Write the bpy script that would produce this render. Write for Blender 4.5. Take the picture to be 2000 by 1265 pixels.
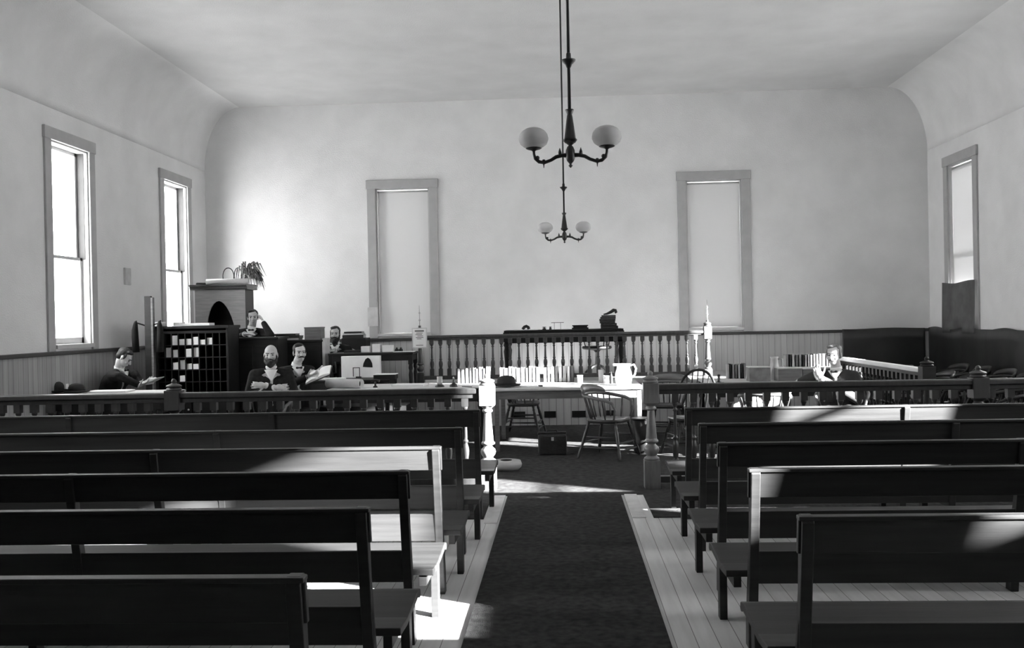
import bpy, bmesh, math, random
from mathutils import Vector, Matrix, Euler

for o in list(bpy.data.objects):
    bpy.data.objects.remove(o, do_unlink=True)
SC = bpy.context.scene
COL = SC.collection
random.seed(7)
PI = math.pi
R = math.radians

# ------------------------------------------------------------------ camera
CAM_H, FPX = 1.6, 1859.7
YAW, PITCH, ROLL = 0.0524, -0.0046, 0.0197
_R0 = Vector((math.cos(YAW), math.sin(YAW), 0)); _F0 = Vector((-math.sin(YAW), math.cos(YAW), 0)); _Z = Vector((0, 0, 1))
_F = math.cos(PITCH)*_F0 + math.sin(PITCH)*_Z
_U = -math.sin(PITCH)*_F0 + math.cos(PITCH)*_Z
_RR = math.cos(ROLL)*_R0 - math.sin(ROLL)*_U
_UU = math.sin(ROLL)*_R0 + math.cos(ROLL)*_U
cam_data = bpy.data.cameras.new('camera')
cam = bpy.data.objects.new('camera', cam_data)
COL.objects.link(cam)
M = Matrix.Identity(4)
for i in range(3):
    M[i][0], M[i][1], M[i][2] = _RR[i], _UU[i], -_F[i]
M[2][3] = CAM_H
cam.matrix_world = M
cam_data.sensor_width = 36.0
cam_data.lens = FPX*36.0/2000.0
cam_data.clip_start = 0.05
SC.camera = cam

def at(x, y, Y):
    """a point of the room seen at pixel (x, y) of the 2000x1265 frame, Y metres in front of the camera"""
    d = _F*FPX + _RR*(x-1000.0) - _UU*(y-632.5)
    t = Y/d.y
    return Vector((d.x*t, Y, CAM_H + d.z*t))
def atz(x, y, z):
    """the same, at a known height z"""
    d = _F*FPX + _RR*(x-1000.0) - _UU*(y-632.5)
    t = (z-CAM_H)/d.z
    return Vector((d.x*t, d.y*t, z))

# ------------------------------------------------------------------ light
SKY = 19.5
SUN = 150.0
EXPOSURE = 0.22
SUN_DIR = Vector((-1.0, 0.58, -0.385))
w = bpy.data.worlds.new('world'); SC.world = w; w.use_nodes = True
w.node_tree.nodes['Background'].inputs[0].default_value = (1, 1, 1, 1)
w.node_tree.nodes['Background'].inputs[1].default_value = SKY
sd = bpy.data.lights.new('sun', 'SUN'); sd.energy = SUN; sd.angle = R(0.9); sd.color = (1, 1, 1)
so = bpy.data.objects.new('sun', sd); COL.objects.link(so)
so.rotation_euler = SUN_DIR.to_track_quat('-Z', 'Y').to_euler()
so.location = (12, -3, 9)
vs = SC.view_settings
vs.view_transform = 'Standard'; vs.look = 'None'; vs.gamma = 1.0; vs.exposure = EXPOSURE
vs.use_curve_mapping = False
SC.cycles.use_denoising = True
SC.cycles.max_bounces = 10
SC.cycles.diffuse_bounces = 7
SC.cycles.transparent_max_bounces = 12
SC.cycles.sample_clamp_indirect = 8.0
SC.cycles.caustics_reflective = False
SC.cycles.caustics_refractive = False

# ------------------------------------------------------------------ materials
def mat(name, v, rough=.6, spec=.5, var=0.0, scale=8.0, stretch=(1, 1, 1), bump=0.0, bscale=60.0, metal=0.0, coat=0.0, detail=4.0):
    m = bpy.data.materials.new(name); m.use_nodes = True
    nt = m.node_tree; b = nt.nodes['Principled BSDF']
    b.inputs['Roughness'].default_value = rough
    b.inputs['Specular IOR Level'].default_value = spec
    b.inputs['Metallic'].default_value = metal
    b.inputs['Coat Weight'].default_value = coat
    b.inputs['Base Color'].default_value = (v, v, v, 1)
    tc = nt.nodes.new('ShaderNodeTexCoord'); mp = nt.nodes.new('ShaderNodeMapping')
    mp.inputs['Scale'].default_value = stretch
    nt.links.new(tc.outputs['Object'], mp.inputs['Vector'])
    n = nt.nodes.new('ShaderNodeTexNoise'); n.inputs['Scale'].default_value = scale; n.inputs['Detail'].default_value = detail
    nt.links.new(mp.outputs[0], n.inputs['Vector'])
    r = nt.nodes.new('ShaderNodeMapRange')
    r.inputs['From Min'].default_value = .3; r.inputs['From Max'].default_value = .7
    r.inputs['To Min'].default_value = v*(1-var); r.inputs['To Max'].default_value = v*(1+var)
    nt.links.new(n.outputs['Fac'], r.inputs['Value'])
    c = nt.nodes.new('ShaderNodeCombineColor')
    for k in range(3): nt.links.new(r.outputs[0], c.inputs[k])
    nt.links.new(c.outputs[0], b.inputs['Base Color'])
    if bump:
        n2 = nt.nodes.new('ShaderNodeTexNoise'); n2.inputs['Scale'].default_value = bscale; n2.inputs['Detail'].default_value = 3
        nt.links.new(mp.outputs[0], n2.inputs['Vector'])
        bp = nt.nodes.new('ShaderNodeBump'); bp.inputs['Strength'].default_value = bump; bp.inputs['Distance'].default_value = .02
        nt.links.new(n2.outputs['Fac'], bp.inputs['Height']); nt.links.new(bp.outputs[0], b.inputs['Normal'])
    return m

def board_mat(name, v, axis, width, var=.12, rough=.6, line=.25, lw=.05, spec=.4):
    """boards with dark joints; axis is the coordinate across the boards (0 x, 1 y)"""
    m = mat(name, v, rough, spec)
    nt = m.node_tree; b = nt.nodes['Principled BSDF']
    for l in list(b.inputs['Base Color'].links): nt.links.remove(l)
    tc = nt.nodes.new('ShaderNodeTexCoord'); sp = nt.nodes.new('ShaderNodeSeparateXYZ')
    nt.links.new(tc.outputs['Object'], sp.inputs[0])
    d = nt.nodes.new('ShaderNodeMath'); d.operation = 'DIVIDE'; d.inputs[1].default_value = width
    nt.links.new(sp.outputs[axis], d.inputs[0])
    fl = nt.nodes.new('ShaderNodeMath'); fl.operation = 'FLOOR'; nt.links.new(d.outputs[0], fl.inputs[0])
    fr = nt.nodes.new('ShaderNodeMath'); fr.operation = 'FRACT'; nt.links.new(d.outputs[0], fr.inputs[0])
    wn = nt.nodes.new('ShaderNodeTexWhiteNoise'); wn.noise_dimensions = '1D'; nt.links.new(fl.outputs[0], wn.inputs['W'])
    st = [14.0, 14.0, 14.0]
    st[2 if name.startswith('wainscot') else 1-axis] = 1.2
    mp = nt.nodes.new('ShaderNodeMapping'); mp.inputs['Scale'].default_value = st
    nt.links.new(tc.outputs['Object'], mp.inputs[0])
    gn = nt.nodes.new('ShaderNodeTexNoise'); gn.inputs['Scale'].default_value = 1.5; gn.inputs['Detail'].default_value = 6
    nt.links.new(mp.outputs[0], gn.inputs['Vector'])
    a = nt.nodes.new('ShaderNodeMapRange'); a.inputs['To Min'].default_value = v*(1-var); a.inputs['To Max'].default_value = v*(1+var)
    nt.links.new(wn.outputs['Value'], a.inputs['Value'])
    g = nt.nodes.new('ShaderNodeMapRange'); g.inputs['From Min'].default_value = .3; g.inputs['From Max'].default_value = .7
    g.inputs['To Min'].default_value = 1-var; g.inputs['To Max'].default_value = 1+var
    nt.links.new(gn.outputs['Fac'], g.inputs['Value'])
    mu = nt.nodes.new('ShaderNodeMath'); mu.operation = 'MULTIPLY'
    nt.links.new(a.outputs[0], mu.inputs[0]); nt.links.new(g.outputs[0], mu.inputs[1])
    lt = nt.nodes.new('ShaderNodeMath'); lt.operation = 'LESS_THAN'; lt.inputs[1].default_value = lw
    nt.links.new(fr.outputs[0], lt.inputs[0])
    k = nt.nodes.new('ShaderNodeMapRange'); k.inputs['To Min'].default_value = 1; k.inputs['To Max'].default_value = line
    nt.links.new(lt.outputs[0], k.inputs['Value'])
    m2 = nt.nodes.new('ShaderNodeMath'); m2.operation = 'MULTIPLY'
    nt.links.new(mu.outputs[0], m2.inputs[0]); nt.links.new(k.outputs[0], m2.inputs[1])
    c = nt.nodes.new('ShaderNodeCombineColor')
    for q in range(3): nt.links.new(m2.outputs[0], c.inputs[q])
    nt.links.new(c.outputs[0], b.inputs['Base Color'])
    bp = nt.nodes.new('ShaderNodeBump'); bp.inputs['Strength'].default_value = .6; bp.inputs['Distance'].default_value = .006; bp.invert = True
    nt.links.new(lt.outputs[0], bp.inputs['Height']); nt.links.new(bp.outputs[0], b.inputs['Normal'])
    return m

def glass_mat():
    m = bpy.data.materials.new('window_glass'); m.use_nodes = True; nt = m.node_tree
    nt.nodes.remove(nt.nodes['Principled BSDF']); out = nt.nodes['Material Output']
    t = nt.nodes.new('ShaderNodeBsdfTransparent'); g = nt.nodes.new('ShaderNodeBsdfGlossy'); g.inputs['Roughness'].default_value = .02
    mx = nt.nodes.new('ShaderNodeMixShader'); mx.inputs[0].default_value = .05
    nt.links.new(t.outputs[0], mx.inputs[1]); nt.links.new(g.outputs[0], mx.inputs[2])
    nt.links.new(mx.outputs[0], out.inputs[0]); return m

def shade_mat(name, v, tr):
    m = bpy.data.materials.new(name); m.use_nodes = True; nt = m.node_tree
    nt.nodes.remove(nt.nodes['Principled BSDF']); out = nt.nodes['Material Output']
    d = nt.nodes.new('ShaderNodeBsdfDiffuse'); d.inputs[0].default_value = (v, v, v, 1)
    t = nt.nodes.new('ShaderNodeBsdfTranslucent'); t.inputs[0].default_value = (v, v, v, 1)
    n = nt.nodes.new('ShaderNodeTexNoise'); n.inputs['Scale'].default_value = 6
    tc = nt.nodes.new('ShaderNodeTexCoord'); nt.links.new(tc.outputs['Object'], n.inputs['Vector'])
    r = nt.nodes.new('ShaderNodeMapRange'); r.inputs['To Min'].default_value = tr*.8; r.inputs['To Max'].default_value = tr*1.2
    nt.links.new(n.outputs['Fac'], r.inputs['Value'])
    mx = nt.nodes.new('ShaderNodeMixShader')
    nt.links.new(r.outputs[0], mx.inputs[0]); nt.links.new(d.outputs[0], mx.inputs[1]); nt.links.new(t.outputs[0], mx.inputs[2])
    nt.links.new(mx.outputs[0], out.inputs[0]); return m

MT = {}
MT['plaster'] = mat('plaster_wall', .78, .9, .2, .05, 2.0, bump=.25, bscale=55)
MT['rearwall'] = mat('darkened_rear_wall', .05, .6, .3, .2, 3)
MT['ceil'] = mat('plaster_ceiling', .64, .9, .2, .06, 1.5, bump=.25, bscale=55)
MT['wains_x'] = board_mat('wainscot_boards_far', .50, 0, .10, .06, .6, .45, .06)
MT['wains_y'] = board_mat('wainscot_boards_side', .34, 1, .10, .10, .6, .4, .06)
MT['platf'] = board_mat('wainscot_boards_platform', .36, 0, .11, .10, .6, .3, .06)
MT['floor'] = board_mat('floor_boards', .58, 0, .105, .10, .5, .2, .035)
MT['casing'] = mat('painted_casing', .40, .5, .4, .06, 6)
MT['casing_light'] = mat('painted_sash', .5, .5, .4, .05, 6)
MT['casing_dark'] = mat('dark_painted_trim', .05, .5, .4, .15, 6)
MT['dark'] = mat('dark_varnished_wood', .009, .5, .3, .4, 3, (1, 8, 8))
MT['pew'] = mat('pew_varnished_wood', .024, .5, .3, .3, 2.5, (.6, 10, 10), bump=.05, bscale=20)
MT['mid'] = mat('mid_brown_wood', .12, .4, .5, .3, 4, (1, 1, 8))
MT['rail'] = mat('turned_rail_wood', .03, .35, .5, .25, 5, (6, 6, 1))
MT['balus'] = mat('balustrade_wood', .06, .35, .5, .25, 5, (6, 6, 1))
MT['newel'] = mat('turned_newel_wood', .13, .3, .5, .25, 5, (6, 6, 1))
MT['light'] = mat('light_wood', .42, .45, .4, .15, 4, (1, 8, 8))
MT['top'] = mat('pale_table_cover', .55, .8, .2, .08, 5)
MT['carpet'] = mat('dark_carpet', .035, .95, .1, .45, 22, bump=.6, bscale=240, detail=8)
MT['carpet_in'] = mat('bar_area_carpet', .045, .95, .1, .4, 16, bump=.6, bscale=240, detail=8)
MT['binding'] = mat('pale_carpet_binding', .6, .8, .2, .1, 9)
MT['paper'] = mat('white_paper', .8, .8, .2, .04, 9)
MT['oldpaper'] = mat('aged_paper', .55, .8, .2, .12, 9)
MT['black'] = mat('black_cloth', .012, .85, .2, .3, 12)
MT['satin'] = mat('black_satin_cloth', .012, .42, .6, .3, 5, bump=.2, bscale=5)
MT['greycloth'] = mat('grey_drape_cloth', .09, .6, .3, .3, 5)
MT['iron'] = mat('blackened_iron', .015, .4, .5, .2, 20)
MT['leather'] = mat('black_leather', .014, .45, .5, .3, 30, bump=.3, bscale=60)
MT['skin'] = mat('skin', .50, .6, .35, .05, 12)
MT['hair'] = mat('dark_hair', .025, .6, .3, .5, 60, (1, 1, .2))
MT['hairgrey'] = mat('greying_hair', .14, .6, .3, .5, 60, (1, 1, .2))
MT['eye'] = mat('shaded_eye', .03, .3, .5)  # dark all over, the shade of the eye sockets put into the colour
MT['suit'] = mat('black_wool_suit', .016, .85, .15, .3, 30)
MT['suitgrey'] = mat('dark_coat', .03, .85, .15, .1, 30)
MT['shirt'] = mat('white_shirt', .75, .8, .2, .03, 12)
MT['opal'] = shade_mat('opal_glass', .8, .35)
MT['shade'] = shade_mat('window_shade_cloth', .74, .07)
MT['glass'] = glass_mat()
MT['felt'] = mat('dark_felt', .03, .85, .2, .2, 20)
MT['enamel'] = mat('pale_enamel', .45, .3, .5, .1, 6)
MT['vent'] = mat('vent_opening_dark', .01, .7, .2)
MT['grass'] = mat('dried_grass_plume', .22, .9, .1, .7, 30)
MT['outside'] = mat('ground_outside', .35, .9, .1, .2, .3)

# ------------------------------------------------------------------ mesh building
class MB:
    def __init__(s): s.v = []; s.f = []; s.s = []
    def add(s, vs_, fs, smooth=False):
        k = len(s.v); s.v += [Vector(p) for p in vs_]; s.f += [tuple(i+k for i in q) for q in fs]; s.s += [smooth]*len(fs); return s
    def box(s, a, b, rz=0, mx=None):
        """box between opposite corners a and b; rz turns it about its own centre"""
        x0, y0, z0 = a; x1, y1, z1 = b
        c = Vector(((x0+x1)/2, (y0+y1)/2, (z0+z1)/2)); h = Vector(((x1-x0)/2, (y1-y0)/2, (z1-z0)/2))
        rot = mx if mx is not None else Matrix.Rotation(rz, 3, 'Z')
        P = [c+rot@Vector((sx*h.x, sy*h.y, sz*h.z)) for sz in (-1, 1) for sy in (-1, 1) for sx in (-1, 1)]
        return s.add(P, [(0, 2, 3, 1), (4, 5, 7, 6), (0, 1, 5, 4), (2, 6, 7, 3), (0, 4, 6, 2), (1, 3, 7, 5)])
    def bar(s, p, q, wx, wy, up=None):
        """a square bar from p to q"""
        p, q = Vector(p), Vector(q); d = (q-p).normalized()
        u = Vector(up) if up else (Vector((1, 0, 0)) if abs(d.x) < .9 else Vector((0, 1, 0)))
        a = (u-d*u.dot(d)).normalized(); b = d.cross(a)
        P = [c+a*sx*wx/2+b*sy*wy/2 for c in (p, q) for sy in (-1, 1) for sx in (-1, 1)]
        return s.add(P, [(0, 2, 3, 1), (4, 5, 7, 6), (0, 1, 5, 4), (2, 6, 7, 3), (0, 4, 6, 2), (1, 3, 7, 5)])
    def tube(s, pts, rad, n=10, flat=1.0, cap=True):
        pts = [Vector(p) for p in pts]
        if not hasattr(rad, '__len__'): rad = [rad]*len(pts)
        P = []; prev = None
        for i, p in enumerate(pts):
            d = (pts[min(i+1, len(pts)-1)]-pts[max(i-1, 0)]).normalized()
            if prev is None:
                u = Vector((0, 0, 1)) if abs(d.z) < .9 else Vector((1, 0, 0))
            else: u = prev
            a = (u-d*u.dot(d)).normalized(); b = d.cross(a); prev = a
            for k in range(n):
                t = 2*PI*k/n
                P.append(p+a*math.cos(t)*rad[i]*flat+b*math.sin(t)*rad[i])
        F = [(i*n+k, i*n+(k+1) % n, (i+1)*n+(k+1) % n, (i+1)*n+k) for i in range(len(pts)-1) for k in range(n)]
        if cap: F += [tuple(range(n-1, -1, -1)), tuple((len(pts)-1)*n+k for k in range(n))]
        return s.add(P, F, True)
    def lathe(s, prof, c=(0, 0, 0), n=16, sx=1.0, sy=1.0, mx=None):
        """prof: list of (radius, z) bottom to top"""
        c = Vector(c); P = []
        for r_, z in prof:
            for k in range(n):
                q = Vector((r_*sx*math.cos(2*PI*k/n), r_*sy*math.sin(2*PI*k/n), z))
                P.append(c+(mx@q if mx is not None else q))
        F = [(i*n+k, i*n+(k+1) % n, (i+1)*n+(k+1) % n, (i+1)*n+k) for i in range(len(prof)-1) for k in range(n)]
        F += [tuple(range(n-1, -1, -1)), tuple((len(prof)-1)*n+k for k in range(n))]
        return s.add(P, F, True)
    def ball(s, c, r_, n=12, m=8):
        c = Vector(c); r_ = Vector(r_) if hasattr(r_, '__len__') else Vector((r_, r_, r_))
        P = [c+Vector((0, 0, -r_.z))]
        for i in range(1, m):
            t = PI*i/m
            for k in range(n):
                a = 2*PI*k/n
                P.append(c+Vector((math.sin(t)*math.cos(a)*r_.x, math.sin(t)*math.sin(a)*r_.y, -math.cos(t)*r_.z)))
        P.append(c+Vector((0, 0, r_.z)))
        F = [(0, 1+(k+1) % n, 1+k) for k in range(n)]
        F += [(1+(i-1)*n+k, 1+(i-1)*n+(k+1) % n, 1+i*n+(k+1) % n, 1+i*n+k) for i in range(1, m-1) for k in range(n)]
        L = 1+(m-2)*n
        F += [(L+k, L+(k+1) % n, len(P)-1) for k in range(n)]
        return s.add(P, F, True)
    def prism(s, outline, axis, a, b):
        """outline 2D polygon extruded along axis ('x','y','z') from a to b"""
        def P3(u, v, t):
            return {'x': (t, u, v), 'y': (u, t, v), 'z': (u, v, t)}[axis]
        n = len(outline)
        P = [P3(u, v, a) for u, v in outline]+[P3(u, v, b) for u, v in outline]
        F = [(k, (k+1) % n, n+(k+1) % n, n+k) for k in range(n)]+[tuple(range(n-1, -1, -1)), tuple(range(n, 2*n))]
        return s.add(P, F)
    def xf(s, mx):
        s.v = [mx@v for v in s.v]; return s
    def build(s, name, m, parent=None, bevel=0.0, loc=None):
        me = bpy.data.meshes.new(name)
        me.from_pydata([tuple(v) for v in s.v], [], s.f); me.materials.append(m)
        for p, q in zip(me.polygons, s.s): p.use_smooth = q
        bm = bmesh.new(); bm.from_mesh(me); bmesh.ops.recalc_face_normals(bm, faces=bm.faces); bm.to_mesh(me); bm.free()
        o = bpy.data.objects.new(name, me); COL.objects.link(o)
        if parent is not None: o.parent = parent
        if loc is not None: o.location = loc
        if bevel:
            md = o.modifiers.new('bevel', 'BEVEL'); md.width = bevel; md.segments = 2; md.limit_method = 'ANGLE'; md.angle_limit = R(50)
        return o

def tag(o, label, cat, group=None, kind=None):
    if label: o['label'] = label
    if cat: o['category'] = cat
    if group: o['group'] = group
    if kind: o['kind'] = kind
    return o
def thing(name, label, cat, loc=(0, 0, 0), rz=0, group=None):
    o = bpy.data.objects.new(name, None); COL.objects.link(o); o.empty_display_size = .1
    o.location = loc; o.rotation_euler = (0, 0, rz)
    return tag(o, label, cat, group)
def struct(name, mb, m, parent=None, bevel=0):
    o = mb.build(name, m, parent, bevel)
    if parent is None: o['kind'] = 'structure'
    return o
def copy_tree(o, parent=None):
    c = o.copy(); COL.objects.link(c)
    if parent is not None: c.parent = parent
    for ch in list(o.children): copy_tree(ch, c)
    return c
def dup(o, loc, rz=0, label=None, group=None):
    c = copy_tree(o); c.location = loc; c.rotation_euler = (0, 0, rz)
    if label: c['label'] = label
    if group: c['group'] = group
    return c

# ------------------------------------------------------------------ room
XL, XR, YF, YB = -6.2, 6.2, 16.4, -1.2
ZC, ZCOVE, CW = 5.4, 4.3, .64
WT = .28                                   # wall thickness
Z_RAIL, Z_TOP = 1.32, 4.06                 # chair rail, top of the window casings
CS = .15                                   # casing width
WZ0, WZ1 = Z_RAIL+.06, Z_TOP-CS            # clear opening heights
OW = 1.23                                  # outer width of a casing
# window centres
side_c = [15.08-3.3*k for k in range(4)]+[.98]   # both side walls
side_r = [15.08, 12.2, 8.36, 5.05, .98]          # the right wall
far_c = []
for (xa, xb) in ((715.6, 854.4), (1321.3, 1464.7)):
    far_c.append((at(xa, 345, YF).x+at(xb, 345, YF).x)/2)
HW = OW/2-CS

def wall(name, axis, plane, sgn, lo, hi, z1, centres):
    """axis 'y': wall running along y at x = plane; axis 'x': along x at y = plane; the thickness goes to sgn"""
    mb = MB()
    def bx(a, b, z0, zz):
        p0, p1 = sorted((plane, plane+sgn*WT))
        if axis == 'y': mb.box((p0, a, z0), (p1, b, zz))
        else: mb.box((a, p0, z0), (b, p1, zz))
    cs = sorted(centres); e = lo
    for c in cs:
        bx(e, c-HW, 0, z1); bx(c-HW, c+HW, 0, WZ0); bx(c-HW, c+HW, WZ1, z1); e = c+HW
    bx(e, hi, 0, z1)
    return struct(name, mb, MT['plaster'])
wall('wall_left', 'y', XL, -1, YB-WT, YF+WT, ZC+.3, side_c)
wall('wall_right', 'y', XR, 1, YB-WT, YF+WT, ZC+.3, side_r)
wall('wall_far', 'x', YF, 1, XL-.02, XR+.02, ZC+.3, far_c)
struct('wall_rear', MB().box((XL, YB-WT, 0), (XR, YB, ZC+.3)), MT['rearwall'])  # unseen wall, its colour made dark so the pew backs get less light
struct('floor', MB().box((XL-.3, YB-.3, -.2), (XR+.3, YF+.3, 0)), MT['floor'])
# ceiling with its coved sides
ol = [(XL-.2, ZC+.25), (XL-.2, ZCOVE)]
for k in range(17):
    t = PI/2*k/16
    ol.append((XL+CW*(1-math.cos(t)), ZCOVE+(ZC-ZCOVE)*math.sin(t)))
for k in range(17):
    t = PI/2*(1-k/16)
    ol.append((XR-CW*(1-math.cos(t)), ZCOVE+(ZC-ZCOVE)*math.sin(t)))
ol += [(XR+.2, ZCOVE), (XR+.2, ZC+.25)]
cm = MB()
n = len(ol)
cm.add([(u, YB-.2, v) for u, v in ol]+[(u, YF+.01, v) for u, v in ol], [(k, (k+1) % n, n+(k+1) % n, n+k) for k in range(n)], True)
for k in (0, n-1, n-2): cm.s[k] = False
ceil_o = struct('ceiling', cm, MT['ceil'])
ceil_o.data.materials.append(MT['plaster'])
for p in ceil_o.data.polygons:
    if abs(p.center.x) > XR-CW-.001 and p.center.z < ZC+.01: p.material_index = 1

# wainscot, chair rails, skirting
tn = [0]
def trim(mb, m, bevel=0):
    tn[0] += 1
    return struct('trim_%d' % tn[0], mb, m, None, bevel)
trim(MB().box((XL, YF-.025, 0), (XR, YF, Z_RAIL-.03)), MT['wains_x'])
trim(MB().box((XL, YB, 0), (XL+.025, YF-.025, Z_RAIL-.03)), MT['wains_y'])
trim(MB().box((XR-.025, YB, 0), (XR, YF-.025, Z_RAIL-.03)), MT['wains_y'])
trim(MB().box((XL, YF-.06, Z_RAIL-.05), (XR, YF, Z_RAIL)), MT['casing_dark'], .01)
trim(MB().box((XL, YB, Z_RAIL-.05), (XL+.06, YF-.06, Z_RAIL)), MT['casing_dark'], .01)
trim(MB().box((XR-.06, YB, Z_RAIL-.05), (XR, YF-.06, Z_RAIL)), MT['casing_dark'], .01)
struct('baseboard_left', MB().box((XL+.025, YB, 0), (XL+.045, YF-.05, .18)), MT['casing_dark'])
struct('baseboard_right', MB().box((XR-.045, YB, 0), (XR-.025, YF-.05, .18)), MT['casing_dark'])

wn = [0]
def window(plane, sgn, axis, c, shade=None, casing='casing'):
    """plane: inner wall face; sgn: direction outward; c: centre along the wall"""
    wn[0] += 1
    def P(u, d, z):        # u along the wall, d outward from the inner face
        return (plane+sgn*d, c+u, z) if axis == 'y' else (c+u, plane+sgn*d, z)
    def bx(mb, u0, u1, d0, d1, z0, z1):
        a, b = P(u0, d0, z0), P(u1, d1, z1)
        mb.box(tuple(min(p, q) for p, q in zip(a, b)), tuple(max(p, q) for p, q in zip(a, b)))
    root = bpy.data.objects.new('window_%d' % wn[0], None); COL.objects.link(root); root['kind'] = 'structure'
    o = MB(); z0 = Z_RAIL
    bx(o, -OW/2, -HW, -.03, 0, z0, Z_TOP); bx(o, HW, OW/2, -.03, 0, z0, Z_TOP); bx(o, -OW/2-.015, OW/2+.015, -.04, 0, WZ1, Z_TOP)
    o.build('window_casing', MT[casing], root, .006)
    o = MB()
    bx(o, -HW, -HW+.02, 0, WT, WZ0, WZ1); bx(o, HW-.02, HW, 0, WT, WZ0, WZ1); bx(o, -HW, HW, 0, WT, WZ1-.02, WZ1); bx(o, -HW, HW, -.05, WT, WZ0-.03, WZ0+.02)
    o.build('window_jamb', MT['casing_light'], root)
    zm = 2.50; fw = .05
    for nm, za, zb, d in (('lower_sash', WZ0+.02, zm+.02, .09), ('upper_sash', zm-.02, WZ1-.02, .14)):
        o = MB()
        bx(o, -HW+.02, -HW+.02+fw, d, d+.04, za, zb); bx(o, HW-.02-fw, HW-.02, d, d+.04, za, zb)
        bx(o, -HW+.02, HW-.02, d, d+.04, za, za+(.08 if nm[0] == 'l' else .04)); bx(o, -HW+.02, HW-.02, d, d+.04, zb-.04, zb)
        s_ = o.build(nm, MT['casing_light'], root)
        g = MB(); bx(g, -HW+.07, HW-.07, d+.018, d+.022, za+.04, zb-.04)
        g.build('pane', MT['glass'], s_)
    if axis == 'y' and not shade:
        for q in (-1, 1):
            o = MB(); bx(o, min(q*(HW-.018), q*(HW-.026)), max(q*(HW-.018), q*(HW-.026)), .045, .14, zm, WZ1-.02)
            o.build('sash_channel', MT['casing_dark'], root)
    if shade:
        o = MB(); bx(o, -HW+.021, HW-.021, .05, .052, shade, WZ1-.03)
        o.build('roller_shade', MT['shade'], root)
        a, b = P(-HW+.02, .06, WZ1-.05), P(HW-.02, .06, WZ1-.05)
        MB().tube([a, b], .018).build('shade_roller', MT['casing_light'], root)
    # sky light reaching the room through this opening
    ld = bpy.data.lights.new('sky_portal', 'AREA'); ld.shape = 'RECTANGLE'; ld.size = HW*2; ld.size_y = WZ1-WZ0
    ld.cycles.is_portal = True
    lo = bpy.data.objects.new('sky_portal', ld); COL.objects.link(lo); lo.location = P(0, WT, (WZ0+WZ1)/2)
    dirv = Vector((-sgn, 0, 0)) if axis == 'y' else Vector((0, -sgn, 0))
    lo.rotation_euler = dirv.to_track_quat('-Z', 'Z').to_euler()
    return root
for k, c in enumerate(side_c):
    window(XL, -1, 'y', c, WZ0+.03 if k == 4 else None)  # unseen nearest window gets a drawn shade, added to darken the foreground
for k, c in enumerate(side_r):
    window(XR, 1, 'y', c, {0: 1.98, 1: 3.3}.get(k))  # shade on the unseen second window is added to block its sun patch
hc = MB().box((XR-.034, side_r[4]-HW-.04, Z_RAIL+.04), (XR-.030, side_r[4]+HW+.04, 2.60)).build('sun_blocker', MT['black'])  # unseen sheet added to keep the sun off the aisle runner
tag(hc, 'unseen black sheet added to block sun at the nearest right wall window', 'blocker')
for c in far_c: window(YF, 1, 'x', c, WZ0+.03)

# ------------------------------------------------------------------ raised platforms
PZ, PY = .66, 14.3
PXa, PXb = -2.25, 4.0
pl = MB().box((PXa, PY, 0), (PXb, YF-.03, PZ-.03))
platform = struct('judge_platform', pl, MT['platf'])
MB().box((PXa-.02, PY-.03, PZ-.03), (PXb+.02, YF-.03, PZ)).build('platform_deck', MT['light'], platform)
for (xa, xb) in ((1000, 1026), (1063, 1086), (1117, 1144), (1182, 1203), (1252, 1276), (1318, 1342)):
    a = at(xa, 802, PY-.01); b = at(xb, 815, PY-.01)
    MB().box((a.x, PY-.012, .12), (b.x, PY, .215)).build('vent', MT['vent'], platform)  # black block stands for the dark inside a vent opening

# carpets
tag(MB().box((-.52, YB+.02, 0), (.50, 8.615, .012)).build('carpet_runner', MT['carpet']), 'dark carpet runner down the middle of the aisle between the pews', 'carpet')
tag(MB().box((-6.1, 8.62, .0), (6.1, PY-.02, .008)).box((-6.1, 7.62, 0), (-.66, 8.62, .008)).box((.70, 7.62, 0), (6.1, 8.62, .008)).build('bar_carpet', MT['carpet_in']), 'dark carpet covering the floor inside and just before the bar railing', 'carpet')
tag(MB().box((-.64, 7.45, .0), (-.54, 8.61, .010)).build('carpet_strip', MT['binding']), 'pale binding strip beside the aisle runner at the foot of the bright newel post', 'strip', 'pale strips by the runner')
tag(MB().box((.53, 7.62, .0), (.64, 8.61, .010)).build('carpet_strip', MT['binding']), 'pale binding strip beside the aisle runner near the grey newel post', 'strip', 'pale strips by the runner')

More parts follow.
